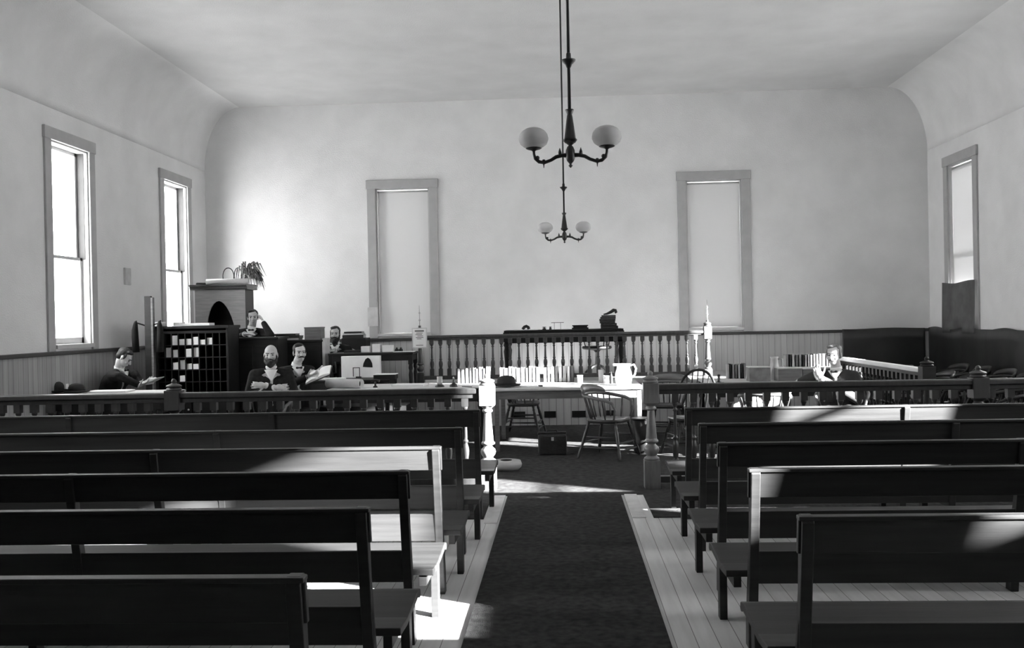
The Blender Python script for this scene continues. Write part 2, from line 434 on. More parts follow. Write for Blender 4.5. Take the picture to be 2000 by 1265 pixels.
# ------------------------------------------------------------------ pews
def pew(x0, x1, aisle, label, first=None):
    """backs to the camera; origin at the foot of the back on the aisle side. aisle=+1: aisle end is at +x"""
    L = abs(x1-x0)
    root = thing('pew', label, 'bench')
    s_ = -aisle
    def X(a): return s_*a              # distance from the aisle end
    def bx(a0, a1, y0, y1, z0, z1):
        p, q = sorted((X(a0), X(a1))); return MB().box((p, y0, z0), (q, y1, z1))
    # the back leans toward the camera: its face goes from y=.10 at z .3 to y=0 at z .88
    def lean(z): return .13*(1-z/.88)
    def board(z0, z1, th, a0=0.0, a1=L):
        p, q = sorted((X(a0), X(a1)))
        return MB().prism([(lean(z0), z0), (lean(z1), z1), (lean(z1)+th, z1), (lean(z0)+th, z0)], 'x', p, q)
    board(.745, .875, .026, -.01).build('back_board', MT['pew'], root, .004)
    board(.325, .485, .024).build('lower_back_board', MT['pew'], root, .004)
    p, q = sorted((X(-.01), X(L)))
    MB().box((p, -.012, .868), (q, .036, .884)).build('top_rail', MT['pew'], root, .004)
    prof = [(.13, .345), (.30, .335), (.48, .352), (.60, .362), (.655, .345), (.675, .355), (.665, .385), (.60, .398), (.48, .386), (.30, .368), (.13, .378)]
    p, q = sorted((X(-.10), X(L)))
    MB().prism(prof, 'x', p, q).build('seat', MT['pew'], root, .004)
    sup = [0.0+.022] + [L*k/3 for k in (1, 2)] + [L-.04]
    for k, a in enumerate(sup):
        p, q = sorted((X(a-.022), X(a+.022)))
        mb = MB().prism([(.20, 0), (.13, 0), (.115, .12), (-.014, .86), (.0, .885), (.045, .885), (.075, .6), (.12, .42), (.19, .12)], 'x', p, q)
        mb.build('back_post', MT['pew'], root, .004)
        c = X(a-.065) if k == 0 else X(a)
        MB().prism([(.57, 0), (.63, 0), (.635, .35), (.56, .35)], 'x', c-.02, c+.02).build('front_leg', MT['pew'], root, .003)
        MB().box((c-.018, .15, .29), (c+.018, .60, .34)).build('seat_bracket', MT['pew'], root)
    return root
PEW_W = 5.0
ord_l = ['front pew left of the aisle, nearest the bar railing', 'second pew from the bar railing, left of the aisle', 'third pew from the bar railing, left of the aisle, sunlit back',
         'fourth pew from the bar railing, left of the aisle, pale sunlit seat end', 'fifth pew from the bar railing, left of the aisle', 'sixth pew from the bar railing, left of the aisle, closest to the viewer']
ord_r = ['front pew right of the aisle, nearest the bar railing, back in broad sunlight', 'second pew from the bar railing, right of the aisle', 'third pew from the bar railing, right of the aisle',
         'fourth pew from the bar railing, right of the aisle, bright sunlit end post', 'fifth pew from the bar railing, right of the aisle, closest to the viewer']
lp = [(935, 803), (900, 836), (858, 873), (795, 921), (716, 994), (588, 1129)]
rp = [(1340, 800), (1367, 828), (1405, 866), (1466, 917), (1565, 1010)]
pl0 = pr0 = None
for k, (x, y) in enumerate(lp):
    c = atz(x, y, .88)
    lab = 'dark wooden '+ord_l[k]
    if pl0 is None: pl0 = pew(0, PEW_W, 1, lab); o = pl0
    else: o = dup(pl0, (0, 0, 0), 0, lab)
    o.location = (c.x, c.y, .009 if k == 0 else 0); o['group'] = 'pews left of the aisle'
for k, (x, y) in enumerate(rp):
    c = atz(x, y, .88)
    lab = 'dark wooden '+ord_r[k]
    if pr0 is None: pr0 = pew(0, PEW_W, -1, lab); o = pr0
    else: o = dup(pr0, (0, 0, 0), 0, lab)
    o.location = (c.x, c.y, .009 if k == 0 else 0); o['group'] = 'pews right of the aisle'
# ---PART2---
# ------------------------------------------------------------------ turned work
def newel_mb(h=.98, w_=.145, cap=.11, base=.26):
    """square foot, turned and tapered shaft, square head and a finial; about h + cap high"""
    mb = MB(); a = w_/2
    mb.box((-a, -a, 0), (a, a, base))
    s_ = (h-base-.19)/.55
    pr = [(.068, 0), (.072, .02), (.05, .035), (.045, .045), (.066, .075), (.072, .10), (.066, .125), (.04, .15), (.038, .16), (.062, .172), (.066, .185), (.055, .2), (.052, .205),
          (.052, .215), (.049, .25), (.034, .47), (.032, .48), (.05, .49), (.05, .505), (.038, .52), (.06, .54), (.066, .55)]
    mb.lathe([(r_*w_/.145, base+z*s_) for r_, z in pr], n=20)
    mb.box((-a, -a, h-.19), (a, a, h))
    k = w_/.145
    mb.lathe([(.070*k, h), (.074*k, h+.012), (.06*k, h+.025), (.072*k, h+.032), (.074*k, h+.045), (.05*k, h+.056), (.03*k, h+.062), (.02*k, h+.068), (.026*k, h+.08), (.024*k, h+.095), (.008*k, h+cap)], n=20)
    return mb
def baluster_mb(h, w_=.062, top=.078, base=.14):
    mb = MB(); a = w_/2
    mb.box((-a, -a, 0), (a, a, base)); mb.box((-a, -a, h-top), (a, a, h))
    s_ = h-top-base
    pr = [(.9, 0), (.95, .02), (.55, .04), (.75, .06), (.8, .10), (.95, .16), (1.0, .22), (.9, .28), (.6, .34), (.5, .36), (.8, .38), (.8, .40), (.5, .42), (.55, .46), (.42, .8), (.4, .84), (.7, .86), (.7, .88), (.42, .90), (.5, .93), (.85, .97), (.9, 1.0)]
    mb.lathe([(r_*a, base+z*s_) for r_, z in pr], n=10)
    return mb
def railing(name, label, x0, x1, y, z0, ztop, step, posts, m_rail, m_bal, group=None, newel=None, axis='x', railw=.11, railh=.055, apron=.04, bal=None, m_post=None, lower=True):
    """a balustrade along x (or y) with its rails, balusters and posts"""
    root = thing(name, label, 'railing', ((x0+x1)/2, y, z0) if axis == 'x' else (y, (x0+x1)/2, z0), 0, group)
    L = (x1-x0)/2
    def bx(a0, a1, hw, za, zb):
        return MB().box((a0, -hw, za), (a1, hw, zb)) if axis == 'x' else MB().box((-hw, a0, za), (hw, a1, zb))
    h = ztop-z0
    bx(-L, L, railw/2, h-railh, h).build('top_rail', m_rail, root, .012)
    bx(-L, L, railw/2-.02, h-railh-apron, h-railh).build('rail_apron', m_rail, root, .004)
    if lower: bx(-L, L, .04, .05, .11).build('bottom_rail', m_rail, root, .006)
    n_ = max(2, int(round((x1-x0)/step)))
    bm_ = None
    pp = [p-(x0+x1)/2 for p in posts]
    hb = h-railh-apron-(.11 if lower else 0)
    for k in range(n_):
        c = -L+(k+.5)*(x1-x0)/n_
        if any(abs(c-p) < .10 for p in pp): continue
        if bm_ is None:
            o = (bal or baluster_mb)(hb).build('baluster', m_bal, root); bm_ = o.data
        else:
            o = bpy.data.objects.new('baluster', bm_); COL.objects.link(o); o.parent = root
        z_ = .11 if lower else 0
        o.location = (c, 0, z_) if axis == 'x' else (0, c, z_)
    pm = None
    for p in pp:
        if pm is None:
            o = (newel or newel_mb)().build('newel_post', m_post or m_bal, root, .004); pm = o.data
        else:
            o = bpy.data.objects.new('newel_post', pm); COL.objects.link(o); o.parent = root
            md = o.modifiers.new('bevel', 'BEVEL'); md.width = .004; md.segments = 2; md.limit_method = 'ANGLE'
        o.location = (p, 0, 0) if axis == 'x' else (0, p, 0)
    return root
BY = 8.93
nxl = at(953, 850, BY).x; nxr = at(1272, 845, BY).x
railing('bar_railing', 'dark turned-baluster bar railing left of the aisle opening, ending in the bright newel post', -6.14, nxl+.03, BY, .008, .965, .162, [nxl, -3.72], MT['rail'], MT['rail'], 'bar railings', m_post=MT['newel'])
railing('bar_railing', 'dark turned-baluster bar railing right of the aisle opening, starting at the grey newel post', nxr-.03, 6.02, BY, .008, .975, .168, [nxr, at(1911, 760, BY).x], MT['rail'], MT['rail'], 'bar railings', m_post=MT['newel'])
for o in bpy.data.objects:        # the two outer posts are as dark as the rails
    if o.name.startswith('newel_post') and abs(o.matrix_basis.translation.x+o.parent.location.x) > 3:
        o.data = o.data.copy(); o.data.materials[0] = MT['rail']

# judge's balustrade on the platform
BZ = at(1100, 650, PY+.1).z
bxl, bxr = at(818, 680, PY+.12).x, at(1385, 680, PY+.12).x
def small_newel(): 
    return newel_mb(h=BZ-PZ+.06, w_=.115, cap=.09, base=.14)
def small_bal(h): return baluster_mb(h, w_=.062, top=.07, base=.10)
jr = railing('judge_balustrade', 'long turned balustrade on the platform in front of the judge desk', bxl, bxr, PY+.12, PZ, BZ, .131, [bxl+.02, bxr-.02], MT['balus'], MT['balus'], None, newel=small_newel, railw=.10, railh=.045, apron=.02, bal=small_bal)
for o in jr.children:
    if o.name.startswith('newel_post'):
        MB().lathe([(.006, BZ-PZ+.14), (.006, BZ-PZ+.22), (.018, BZ-PZ+.235), (.006, BZ-PZ+.25), (.005, BZ-PZ+.33), (.016, BZ-PZ+.345), (.005, BZ-PZ+.36), (.003, BZ-PZ+.46)], n=8).build('finial_rod', MT['casing'], o)

# clerk's platform, left
CZ = .38
cp = struct('clerk_platform', MB().box((XL+.03, 13.7, 0), (PXa-.04, YF-.03, CZ)), MT['dark'])

# ------------------------------------------------------------------ furniture builders
def turned_leg(h, r_=.03):
    mb = MB(); a = r_
    mb.box((-a, -a, h*.8), (a, a, h))
    mb.lathe([(r_*.5, 0), (r_*.7, .03*h), (r_*.6, .06*h), (r_*.95, .12*h), (r_*.6, .2*h), (r_*.75, .4*h), (r_*1.0, .6*h), (r_*.7, .68*h), (r_*1.05, .73*h), (r_*.8, .8*h)], n=12)
    return mb
def table(label, x0, x1, y0, y1, z0, h, m_top, m_base, leg=.032, apron=.10, over=.05, name='table', cat='table', turned=True, group=None, cloth=0):
    root = thing(name, label, cat, ((x0+x1)/2, (y0+y1)/2, z0), 0, group)
    a, b = (x1-x0)/2, (y1-y0)/2
    MB().box((-a, -b, h-.03), (a, b, h)).build('table_top', m_top, root, .005)
    mb = MB(); i = over+.01; t = h-.03
    for sy in (-1, 1): mb.box((-a+i, sy*(b-i)-.012, t-apron), (a-i, sy*(b-i)+.012, t))
    for sx in (-1, 1): mb.box((sx*(a-i)-.012, -b+i, t-apron), (sx*(a-i)+.012, b-i, t))
    mb.build('apron', m_base, root)
    for sx in (-1, 1):
        for sy in (-1, 1):
            l = (turned_leg(t, leg) if turned else MB().box((-leg, -leg, 0), (leg, leg, t))).build('leg', m_base, root)
            l.location = (sx*(a-i-.01), sy*(b-i-.01), 0)
    return root

def chair_leg(mb, p, q, r_=.017):
    p, q = Vector(p), Vector(q)
    ks = [(0, .7), (.05, .75), (.12, 1.0), (.2, 1.05), (.3, .7), (.33, 1.05), (.36, .75), (.5, 1.1), (.7, 1.15), (.8, .8), (.84, 1.15), (.88, .8), (1, 1.0)]
    mb.tube([p.lerp(q, k) for k, _ in ks], [r_*v for _, v in ks], 10)
def legs_and_stretchers(root, m, sz=.44, w=.2, d=.19, splay=.07):
    foot = {}
    for sx in (-1, 1):
        for sy in (-1, 1):
            p = Vector((sx*(w+splay), sy*(d+splay), 0)); q = Vector((sx*w*.85, sy*d*.85, sz-.03))
            foot[(sx, sy)] = (p, q); mb = MB(); chair_leg(mb, p, q, .019); mb.build('leg', m, root)
    def pt(k, t): return foot[k][0].lerp(foot[k][1], t)
    for t, prs in ((.30, [((-1, -1), (-1, 1)), ((1, -1), (1, 1))]), (.58, [((-1, -1), (-1, 1)), ((1, -1), (1, 1))]), (.42, [((-1, 1), (1, 1)), ((-1, -1), (1, -1))]), (.22, [((-1, 1), (1, 1))])):
        for a, b in prs:
            p, q = pt(a, t), pt(b, t)
            MB().tube([p, p.lerp(q, .25), p.lerp(q, .5), p.lerp(q, .75), q], [.008, .010, .013, .010, .008], 8).build('stretcher', m, root)
def seat_mb(sz=.44, w=.235, d=.22):
    out = []
    for k in range(28):
        t = 2*PI*k/28
        c, s_ = math.cos(t), math.sin(t)
        out.append((w*math.copysign(abs(c)**.6, c), d*math.copysign(abs(s_)**.6, s_)))
    mb = MB(); n_ = len(out)
    P = [(u*.93, v*.93, sz-.045) for u, v in out]+[(u, v, sz-.02) for u, v in out]+[(u*.97, v*.97, sz) for u, v in out]+[(u*.6, v*.6, sz-.012) for u, v in out]
    F = [(i*n_+k, i*n_+(k+1) % n_, (i+1)*n_+(k+1) % n_, (i+1)*n_+k) for i in range(3) for k in range(n_)]
    F += [tuple(range(n_-1, -1, -1)), tuple(range(3*n_, 4*n_))]
    return mb.add(P, F, True)
def captain_chair(label, m, arm_m=None, scale=1.0):
    """low-backed armchair of turned spindles; faces +y"""
    root = thing('captain_chair', label, 'chair'); arm_m = arm_m or m
    seat_mb().build('seat', m, root)
    legs_and_stretchers(root, m)
    pts = [(.225, .17, .445), (.245, .20, .55), (.262, .17, .63), (.275, .08, .665), (.275, -.05, .685)]
    for k in range(1, 10):
        t = PI*k/10
        pts.append((.275*math.cos(t), -.08-.19*math.sin(t), .69+.03*math.sin(t)))
    pts += [(-.275, -.05, .685), (-.275, .08, .665), (-.262, .17, .63), (-.245, .20, .55), (-.225, .17, .445)]
    rr = [.012, .015, .018]+[.02]*(len(pts)-6)+[.018, .015, .012]
    MB().tube(pts, rr, 10).build('arm_rail', arm_m, root)
    mb = MB(); n_ = 14; P = []
    for k in range(n_+1):
        t = PI*(.13+.74*k/n_); e = math.sin(PI*k/n_)
        for (dr, z) in ((0, .70), (.035, .70), (.05, .73+.06*e**.5), (.022, .73+.06*e**.5)):
            P.append(((.262+dr)*math.cos(t), -.08-(.175+dr)*math.sin(t), z+.03*math.sin(t)))
    F = [(i*4+k, i*4+(k+1) % 4, (i+1)*4+(k+1) % 4, (i+1)*4+k) for i in range(n_) for k in range(4)]+[(3, 2, 1, 0), (n_*4, n_*4+1, n_*4+2, n_*4+3)]
    mb.add(P, F, True); mb.build('crest_rail', arm_m, root)
    for k in range(11):
        t = PI*(-.12+1.24*k/10)
        if k in (0, 10): x, y = (.275 if k == 0 else -.275), .05; bx, by = (.21 if k == 0 else -.21), .06; zt = .665
        else:
            t = PI*(k-.5)/9
            x, y = .275*math.cos(t), -.08-.19*math.sin(t); bx, by = .205*math.cos(t), -.04-.16*math.sin(t); zt = .69+.03*math.sin(t)
        p, q = Vector((bx, by, .435)), Vector((x, y, zt))
        MB().tube([p, p.lerp(q, .25), p.lerp(q, .5), p.lerp(q, .75), q], [.007, .012, .008, .010, .007], 8).build('spindle', m, root)
    return root
def hoop_chair(label, m):
    root = thing('hoop_back_chair', label, 'chair')
    seat_mb().build('seat', m, root); legs_and_stretchers(root, m)
    pts = []
    for k in range(17):
        t = PI*k/16
        pts.append((.235*math.cos(t), -.17-.13*math.sin(t)**.6 if 0 < k < 16 else -.16, .44+.55*max(0, math.sin(t))**.55))
    MB().tube(pts, [.015]*17, 10).build('back_hoop', m, root)
    for x in (-.12, -.06, 0, .06, .12):
        zt = .44+.55*(1-(x/.235)**2)**.28
        MB().tube([(x*.9, -.165, .43), (x, -.23, .7), (x*1.05, -.295, zt-.005)], [.006, .010, .006], 8).build('spindle', m, root)
    return root

# ------------------------------------------------------------------ judge's desk and chair
DY = 14.85
jx0, jx1 = at(984, 650, DY).x, at(1218, 650, DY).x
jz = at(1100, 643.5, DY).z
table('dark judge desk with deep apron on the platform behind the balustrade', jx0, jx1, DY, DY+.7, PZ, jz-PZ, MT['dark'], MT['dark'], .05, .17, .02, 'judge_desk', 'desk')
JT = jz
sw = thing('swivel_chair', 'dark swivel chair with round seat on a four-footed pedestal behind the judge desk', 'chair', (at(1166, 690, 16.0).x, 15.98, PZ))
MB().lathe([(.05, .40), (.23, .42), (.25, .44), (.24, .47), (.15, .46)], n=24).build('seat', MT['dark'], sw)
MB().lathe([(.05, .12), (.035, .16), (.028, .36), (.06, .40)], n=12).build('pedestal', MT['iron'], sw)
for k in range(4):
    a = PI/4+k*PI/2
    MB().tube([(0, 0, .16), (.13*math.cos(a), .13*math.sin(a), .12), (.28*math.cos(a), .28*math.sin(a), .02)], [.022, .02, .016], 8).build('foot', MT['dark'], sw)
MB().tube([(.25*math.cos(t), -.0+.2*math.sin(t), .66) for t in [PI*k/10 for k in range(-1, 12)]], .02, 8).build('arm_rail', MT['dark'], sw)
for k in range(1, 10, 2):
    t = PI*k/10
    MB().tube([(.2*math.cos(t), .17*math.sin(t), .46), (.25*math.cos(t), .2*math.sin(t), .655)], .008, 6).build('spindle', MT['dark'], sw)

# books -------------------------------------------------------------
def book(label, group, w_, d_, h_, m_cover, loc, rz=0, flat=False, tilt=0):
    """standing book: spine toward -y; flat: lying, spine toward -y"""
    root = thing('book', label, 'book', loc, rz, group)
    c = MB(); t = .004
    c.box((-w_/2, 0, 0), (-w_/2+t, d_, h_)); c.box((w_/2-t, 0, 0), (w_/2, d_, h_)); c.box((-w_/2, 0, 0), (w_/2, t, h_))
    p = MB().box((-w_/2+t, t, .004), (w_/2-t, d_-.006, h_-.005))
    b = MB()
    mx = Matrix.Identity(4)
    if flat: mx = Matrix.Rotation(PI/2, 4, 'Y') @ Matrix.Identity(4); mx = Matrix.Translation((-h_/2, 0, w_/2)) @ mx
    if tilt: mx = Matrix.Rotation(tilt, 4, 'Y') @ mx
    for q in (c, p, b): q.xf(mx)
    c.build('cover', m_cover, root); p.build('pages', MT['oldpaper'], root)
    return root
MT['calf'] = mat('pale_calf_binding', .40, .6, .3, .10, 14)
MT['calf3'] = mat('gap_dark_binding', .06, .6, .3, .14, 14)  # dark covers among the pale ones stand for shade in the gaps
MT['calf2'] = mat('worn_calf_binding', .22, .6, .3, .14, 14)
def book_row(label, group, x0, x1, y, z, h_, step=.052, tilt=0.0, ms=('calf', 'calf2', 'calf', 'calf3')):
    x = x0; k = 0
    while x < x1-.02:
        w_ = step*random.uniform(.8, 1.2)
        book(label, group, w_-.009, .16, h_*random.uniform(.93, 1.05), MT[ms[k % len(ms)]], (x+w_/2, y, z), 0, False, tilt)
        x += w_; k += 1
# tables inside the bar --------------------------------------------------
TH = .76
CT = (at(961, 757, 11.45).x, at(1257, 757, 11.45).x, 11.45, 12.75)
table('long pale-topped table in the centre, three rows of pale books along its back', CT[0], CT[1], CT[2], CT[3], .008, TH, MT['top'], MT['mid'], .026, .10, .03, turned=False)
LT = (at(634, 765, 11.7).x, at(946, 760, 11.7).x, 11.7, 12.75)
table('long table left of centre with dark apron, paper roll and inkstands on its pale top', LT[0], LT[1], LT[2], LT[3], .008, TH, MT['top'], MT['dark'], .04, .14, .03)
RT = (at(1392, 745, 11.5).x, at(1668, 745, 11.5).x, 11.5, 12.8)
table('pale-topped table on the right carrying ledger boxes and leaning books', RT[0], RT[1], RT[2], RT[3], .008, TH, MT['top'], MT['dark'], .04, .12, .03)
TZ = TH+.009
for (a, b, lab, g) in ((893, 958, 'pale leather-bound law book in the left row on the centre tables, beside the newel', 'left row of pale law books'),
                 (1000, 1057, 'pale leather-bound law book in the middle row, just right of the derby hat', 'middle row of pale law books'),
                 (1061, 1124, 'pale leather-bound law book in the right row on the centre table', 'right row of pale law books')):
    yb = 12.5
    xa, xb = at(a, 740, yb).x, at(b, 740, yb).x
    if a < 900: xb = min(xb, LT[1]-.01)
    book_row(lab, g, xa, xb, yb, TZ, .205)
xa = CT[0]+.02
book_row('pale leather-bound law book behind the derby hat on the centre table', 'pale law books behind the hat', xa, at(998, 740, 12.5).x, 12.5, TZ, .205)
# derby hat
hat = thing('derby_hat', 'dark derby hat lying on the left end of the centre table', 'hat', (at(989, 748, 11.7).x, 11.72, TZ))
def hat_parts(root, s_=1.0, m=None):
    m = m or MT['felt']
    MB().lathe([(.100*s_, .02), (.104*s_, .05), (.102*s_, .09*s_), (.088*s_, .12*s_), (.06*s_, .138*s_), (.02*s_, .145*s_)], n=24, sx=1.12).build('crown', m, root)
    MB().lathe([(.095*s_, .012), (.15*s_, .018), (.165*s_, .035), (.16*s_, .04), (.14*s_, .024), (.10*s_, .024)], n=24, sx=1.12).build('brim', m, root)
    MB().lathe([(.103*s_, .022), (.107*s_, .024), (.107*s_, .046), (.103*s_, .048)], n=24, sx=1.12).build('hat_band', MT['black'], root)
hat_parts(hat, 1.0)
# cups, jug, bottle, glasses
def lathe_thing(name, label, cat, loc, prof, m, n=18, group=None):
    o = MB().lathe(prof, n=n).build(name, m); o.location = loc
    return tag(o, label, cat, group)
cup = [(.001, .004), (.03, .004), (.03, 0), (.034, .004), (.038, .085), (.042, .1), (.039, .1), (.034, .01), (.001, .008)]
lathe_thing('cup', 'white cup at the right end of the book rows on the centre table', 'cup', (at(1133, 742, 12.3).x, 12.3, TZ), cup, MT['enamel'])
lathe_thing('cup', 'white cup between the dark bottle and the tall glass on the centre table', 'cup', (at(1184, 742, 12.1).x, 12.1, TZ), cup, MT['enamel'])
lathe_thing('tumbler', 'tall pale tumbler standing just left of the white cup on the centre table', 'glass', (at(1174, 742, 12.35).x, 12.35, TZ), [(.001, .004), (.028, 0), (.03, .01), (.036, .16), (.033, .16), (.027, .012), (.001, .012)], MT['enamel'])
lathe_thing('bottle', 'small dark bottle beside the big white pitcher', 'bottle', (at(1194, 747, 12.0).x, 12.0, TZ), [(.001, 0), (.02, 0), (.022, .01), (.022, .09), (.01, .115), (.009, .15), (.012, .152), (.001, .153)], MT['iron'])
pit = thing('pitcher', 'large white pitcher with a spout and handle at the right end of the centre table', 'pitcher', (at(1218, 752, 11.75).x, 11.75, TZ))
MB().lathe([(.001, .005), (.085, 0), (.09, .01), (.105, .08), (.10, .15), (.082, .20), (.078, .23), (.092, .262), (.088, .262), (.074, .23), (.078, .2), (.095, .15), (.1, .08), (.085, .014), (.001, .012)], n=24).build('jug_body', MT['paper'], pit)
MB().tube([(.078, 0, .235), (.13, 0, .25), (.155, 0, .2), (.14, 0, .13), (.1, 0, .09)], [.009, .011, .011, .01, .008], 8).build('handle', MT['paper'], pit)
MB().prism([(-.08, -.02), (-.125, 0), (-.08, .02)], 'z', .235, .266).build('spout', MT['paper'], pit)
tag(MB().box((-.02, -.012, 0), (.04, .012, .02)).build('small_box', MT['iron'], None, .004, (at(1054, 750, 11.75).x, 11.75, TZ)), 'tiny black box lying near the front edge of the centre table', 'box')
def pen(label, px, py, Y, rz, L=.16, z=None):
    return tag(MB().tube([(-L/2, 0, .005), (L/2, 0, .005)], .0045, 6).build('pen', MT['iron'], None, 0, (at(px, py, Y).x, Y, TZ if z is None else z)), label, 'pen')
p_ = pen('dark pen lying to the right of the small box on the centre table', 1160, 748, 11.8, 0); p_.rotation_euler = (0, 0, -.35)
p_ = pen('dark pen lying on the left table before the pale books', 912, 750, 11.85, 0); p_.rotation_euler = (0, 0, -.6)
# left table things
roll = thing('paper_roll', 'large roll of white paper with a dark open end on the left table', 'paper', (at(672, 752, 12.0).x, 12.02, TZ), R(-22))
rp_ = []
mb = MB(); n_ = 24
P = []; Fq = []
for k in range(n_):
    t = 2*PI*k/n_
    for r_, x in ((.058, .26), (.052, .26), (.052, -.26), (.058, -.26)): P.append((x, r_*math.cos(t), .058+r_*math.sin(t)))
for k in range(n_):
    j = (k+1) % n_
    for q in range(4): Fq.append((k*4+q, k*4+(q+1) % 4, j*4+(q+1) % 4, j*4+q))
mb.add(P, Fq, True).build('rolled_sheet', MT['paper'], roll)
MB().lathe([(.0005, 0), (.051, 0), (.051, .02), (.0005, .02)], mx=Matrix.Rotation(PI/2, 3, 'Y'), c=(.19, 0, .058), n=20).build('roll_end_shade', MT['black'], roll)  # black disc stands for the shade inside the open roll
def ink(label, px, Y, py=752):
    r_ = thing('inkstand', label, 'inkwell', (at(px, py, Y).x, Y, TZ))
    MB().lathe([(.001, 0), (.05, 0), (.052, .012), (.045, .03), (.022, .04), (.018, .06), (.012, .085), (.004, .10)], n=16).build('well', MT['iron'], r_)
    MB().lathe([(.004, .095), (.012, .105), (.009, .12), (.001, .125)], n=10).build('lid_knob', MT['enamel'], r_)
    return r_
ink('bell-shaped dark inkstand with pale knob on the left table, nearer the newel', 886, 11.95)
a_ = thing('inkstand', 'wide inkstand with an upright white glass on the left table', 'inkwell', (at(859, 752, 11.95).x, 11.95, TZ))
MB().lathe([(.001, 0), (.058, 0), (.06, .012), (.04, .03), (.001, .03)], n=16).build('base_dish', MT['iron'], a_)
MB().lathe([(.001, .03), (.03, .03), (.034, .06), (.036, .13), (.03, .13), (.001, .125)], n=16).build('glass_well', MT['enamel'], a_)
g_ = thing('seal_press', 'small dark seal press beside the paper roll on the left table', 'press', (at(733, 752, 12.05).x, 12.05, TZ))
MB().lathe([(.001, 0), (.03, 0), (.03, .012), (.012, .025), (.012, .07), (.001, .075)], n=12).build('stem', MT['iron'], g_)
MB().tube([(-.06, 0, .085), (-.02, 0, .095), (.02, 0, .095), (.055, 0, .08)], [.018, .012, .012, .018], 8).build('handle', MT['iron'], g_)
def sheet(label, px, py, Y, z, w_, d_, rz, th=.004, m='paper', group=None):
    o = MB().box((-w_/2, -d_/2, 0), (w_/2, d_/2, th)).build('paper_sheet', MT[m], None, 0, (at(px, py, Y).x, Y, z)); o.rotation_euler = (0, 0, rz)
    return tag(o, label, 'paper', group)
sheet('white paper sheet spread at the left end of the left table, before the paper roll', 705, 757, 11.78, TZ, .4, .10, .0)
sheet('thin stack of white papers in the middle of the left table', 800, 748, 12.3, TZ, .42, .28, -.08, .02)
sheet('paper sheet on the centre table just left of the small box', 1025, 750, 11.75, TZ, .35, .22, .06, .006)

# right table things
RZ = TZ
book_row('narrow upright book in the leaning row left of the grey boxes on the right table', 'leaning books on the right table', at(1421, 735, 12.6).x, at(1456, 735, 12.6).x, 12.6, RZ, .19, .034, 0, ('calf', 'felt', 'calf2', 'mid'))
def filebox(label, a, b, ytop, Y, d_, m):
    x0, x1 = at(a, 730, Y).x, at(b, 730, Y).x; zt = at((a+b)/2, ytop, Y).z
    r_ = thing('file_box', label, 'box', ((x0+x1)/2, Y, RZ), 0, 'file boxes on the right table'); h_ = zt-RZ; w_ = (x1-x0)/2
    MB().box((-w_, 0, 0), (w_, d_, h_-.012)).build('box_body', MT[m], r_, .004)
    MB().box((-w_-.004, -.004, h_-.012), (w_+.004, d_+.004, h_)).build('lid', MT['oldpaper'], r_, .003)
MT['greybox'] = mat('grey_marbled_board', .16, .7, .3, .35, 9)
filebox('dark grey file box beside the leaning books on the right table', 1464, 1505, 716, 12.0, .22, 'greybox')
filebox('wide mid-grey file box left of the seated man at the right table', 1520, 1566, 718, 12.0, .22, 'mid')
filebox('smaller mid-grey file box touching the seated man at the right table', 1568, 1592, 719, 12.05, .2, 'mid')
wp = thing('pitcher', 'pale enamel pitcher between the grey file boxes on the right table', 'pitcher', (at(1513, 745, 12.35).x, 12.35, RZ))
MB().lathe([(.001, .005), (.065, 0), (.07, .01), (.072, .1), (.05, .2), (.042, .26), (.055, .29), (.05, .29), (.038, .26), (.001, .25)], n=20).build('jug_body', MT['enamel'], wp)
MB().tube([(.045, 0, .26), (.1, 0, .26), (.11, 0, .18), (.07, 0, .11)], .008, 8).build('handle', MT['enamel'], wp)
o_ = thing('inkstand', 'small dark upright inkstand at the left end of the right table', 'inkwell', (at(1404, 745, 11.8).x, 11.8, RZ))
MB().lathe([(.001, 0), (.03, 0), (.03, .02), (.016, .035), (.016, .10), (.02, .105), (.001, .11)], n=14).build('well', MT['iron'], o_)
MB().box((-.05, -.03, 0), (.06, .03, .012)).build('tray', MT['iron'], o_)
# far side table with a long row of books
ST = (at(1532, 715, 13.5).x, at(1630, 715, 13.5).x, 13.35, 13.75)
zs = at(1575, 716, 13.5).z
table('small side table against the platform carrying a long row of upright books', ST[0], ST[1], ST[2], ST[3], .008, zs-.008, MT['light'], MT['mid'], .02, .06, .01, 'side_table', 'table', turned=False)
book_row('upright book in the long row on the small side table behind the seated man', 'books on the side table', ST[0]+.02, ST[1]-.03, 13.5, zs+.001, .17, .045, 0, ('calf2', 'felt', 'calf', 'mid'))

# ------------------------------------------------------------------ chairs inside the bar
MT['chair'] = mat('worn_chair_wood', .035, .35, .5, .3, 6)
MT['chairdark'] = mat('dark_chair_wood', .012, .42, .4, .3, 6)
c0 = captain_chair('wooden captain chair standing in the open right of the centre, sunlit arms', MT['chair'], MT['mid'])  # arms in paler wood, the sun on them put into the colour
pA = atz(1190, 893, 0)
c0.location = (pA.x, pA.y+.0, .014); c0.rotation_euler = (0, 0, R(-118))
c1 = dup(c0, (at(1022, 800, 13.1).x, 13.2, .014), R(-98), 'wooden captain chair behind the centre table, seen under its left half')
g1 = 'captain chairs'
c2 = dup(c0, (1.36, 12.6, .014), R(165), 'dark captain chair beyond the hoop-back chair, near the platform')
h0 = hoop_chair('dark hoop-back chair just right of the grey newel, its round back above the railing', MT['chairdark'])
h0.location = (at(1344, 800, 11.1).x, 10.95, .014); h0.rotation_euler = (0, 0, R(12))
c3 = dup(c0, (2.24, 10.75, .014), R(-10), 'captain chair drawn up before the left end of the right table')
c4 = dup(c0, (3.10, 10.78, .014), R(160), 'captain chair under the seated man at the right table')

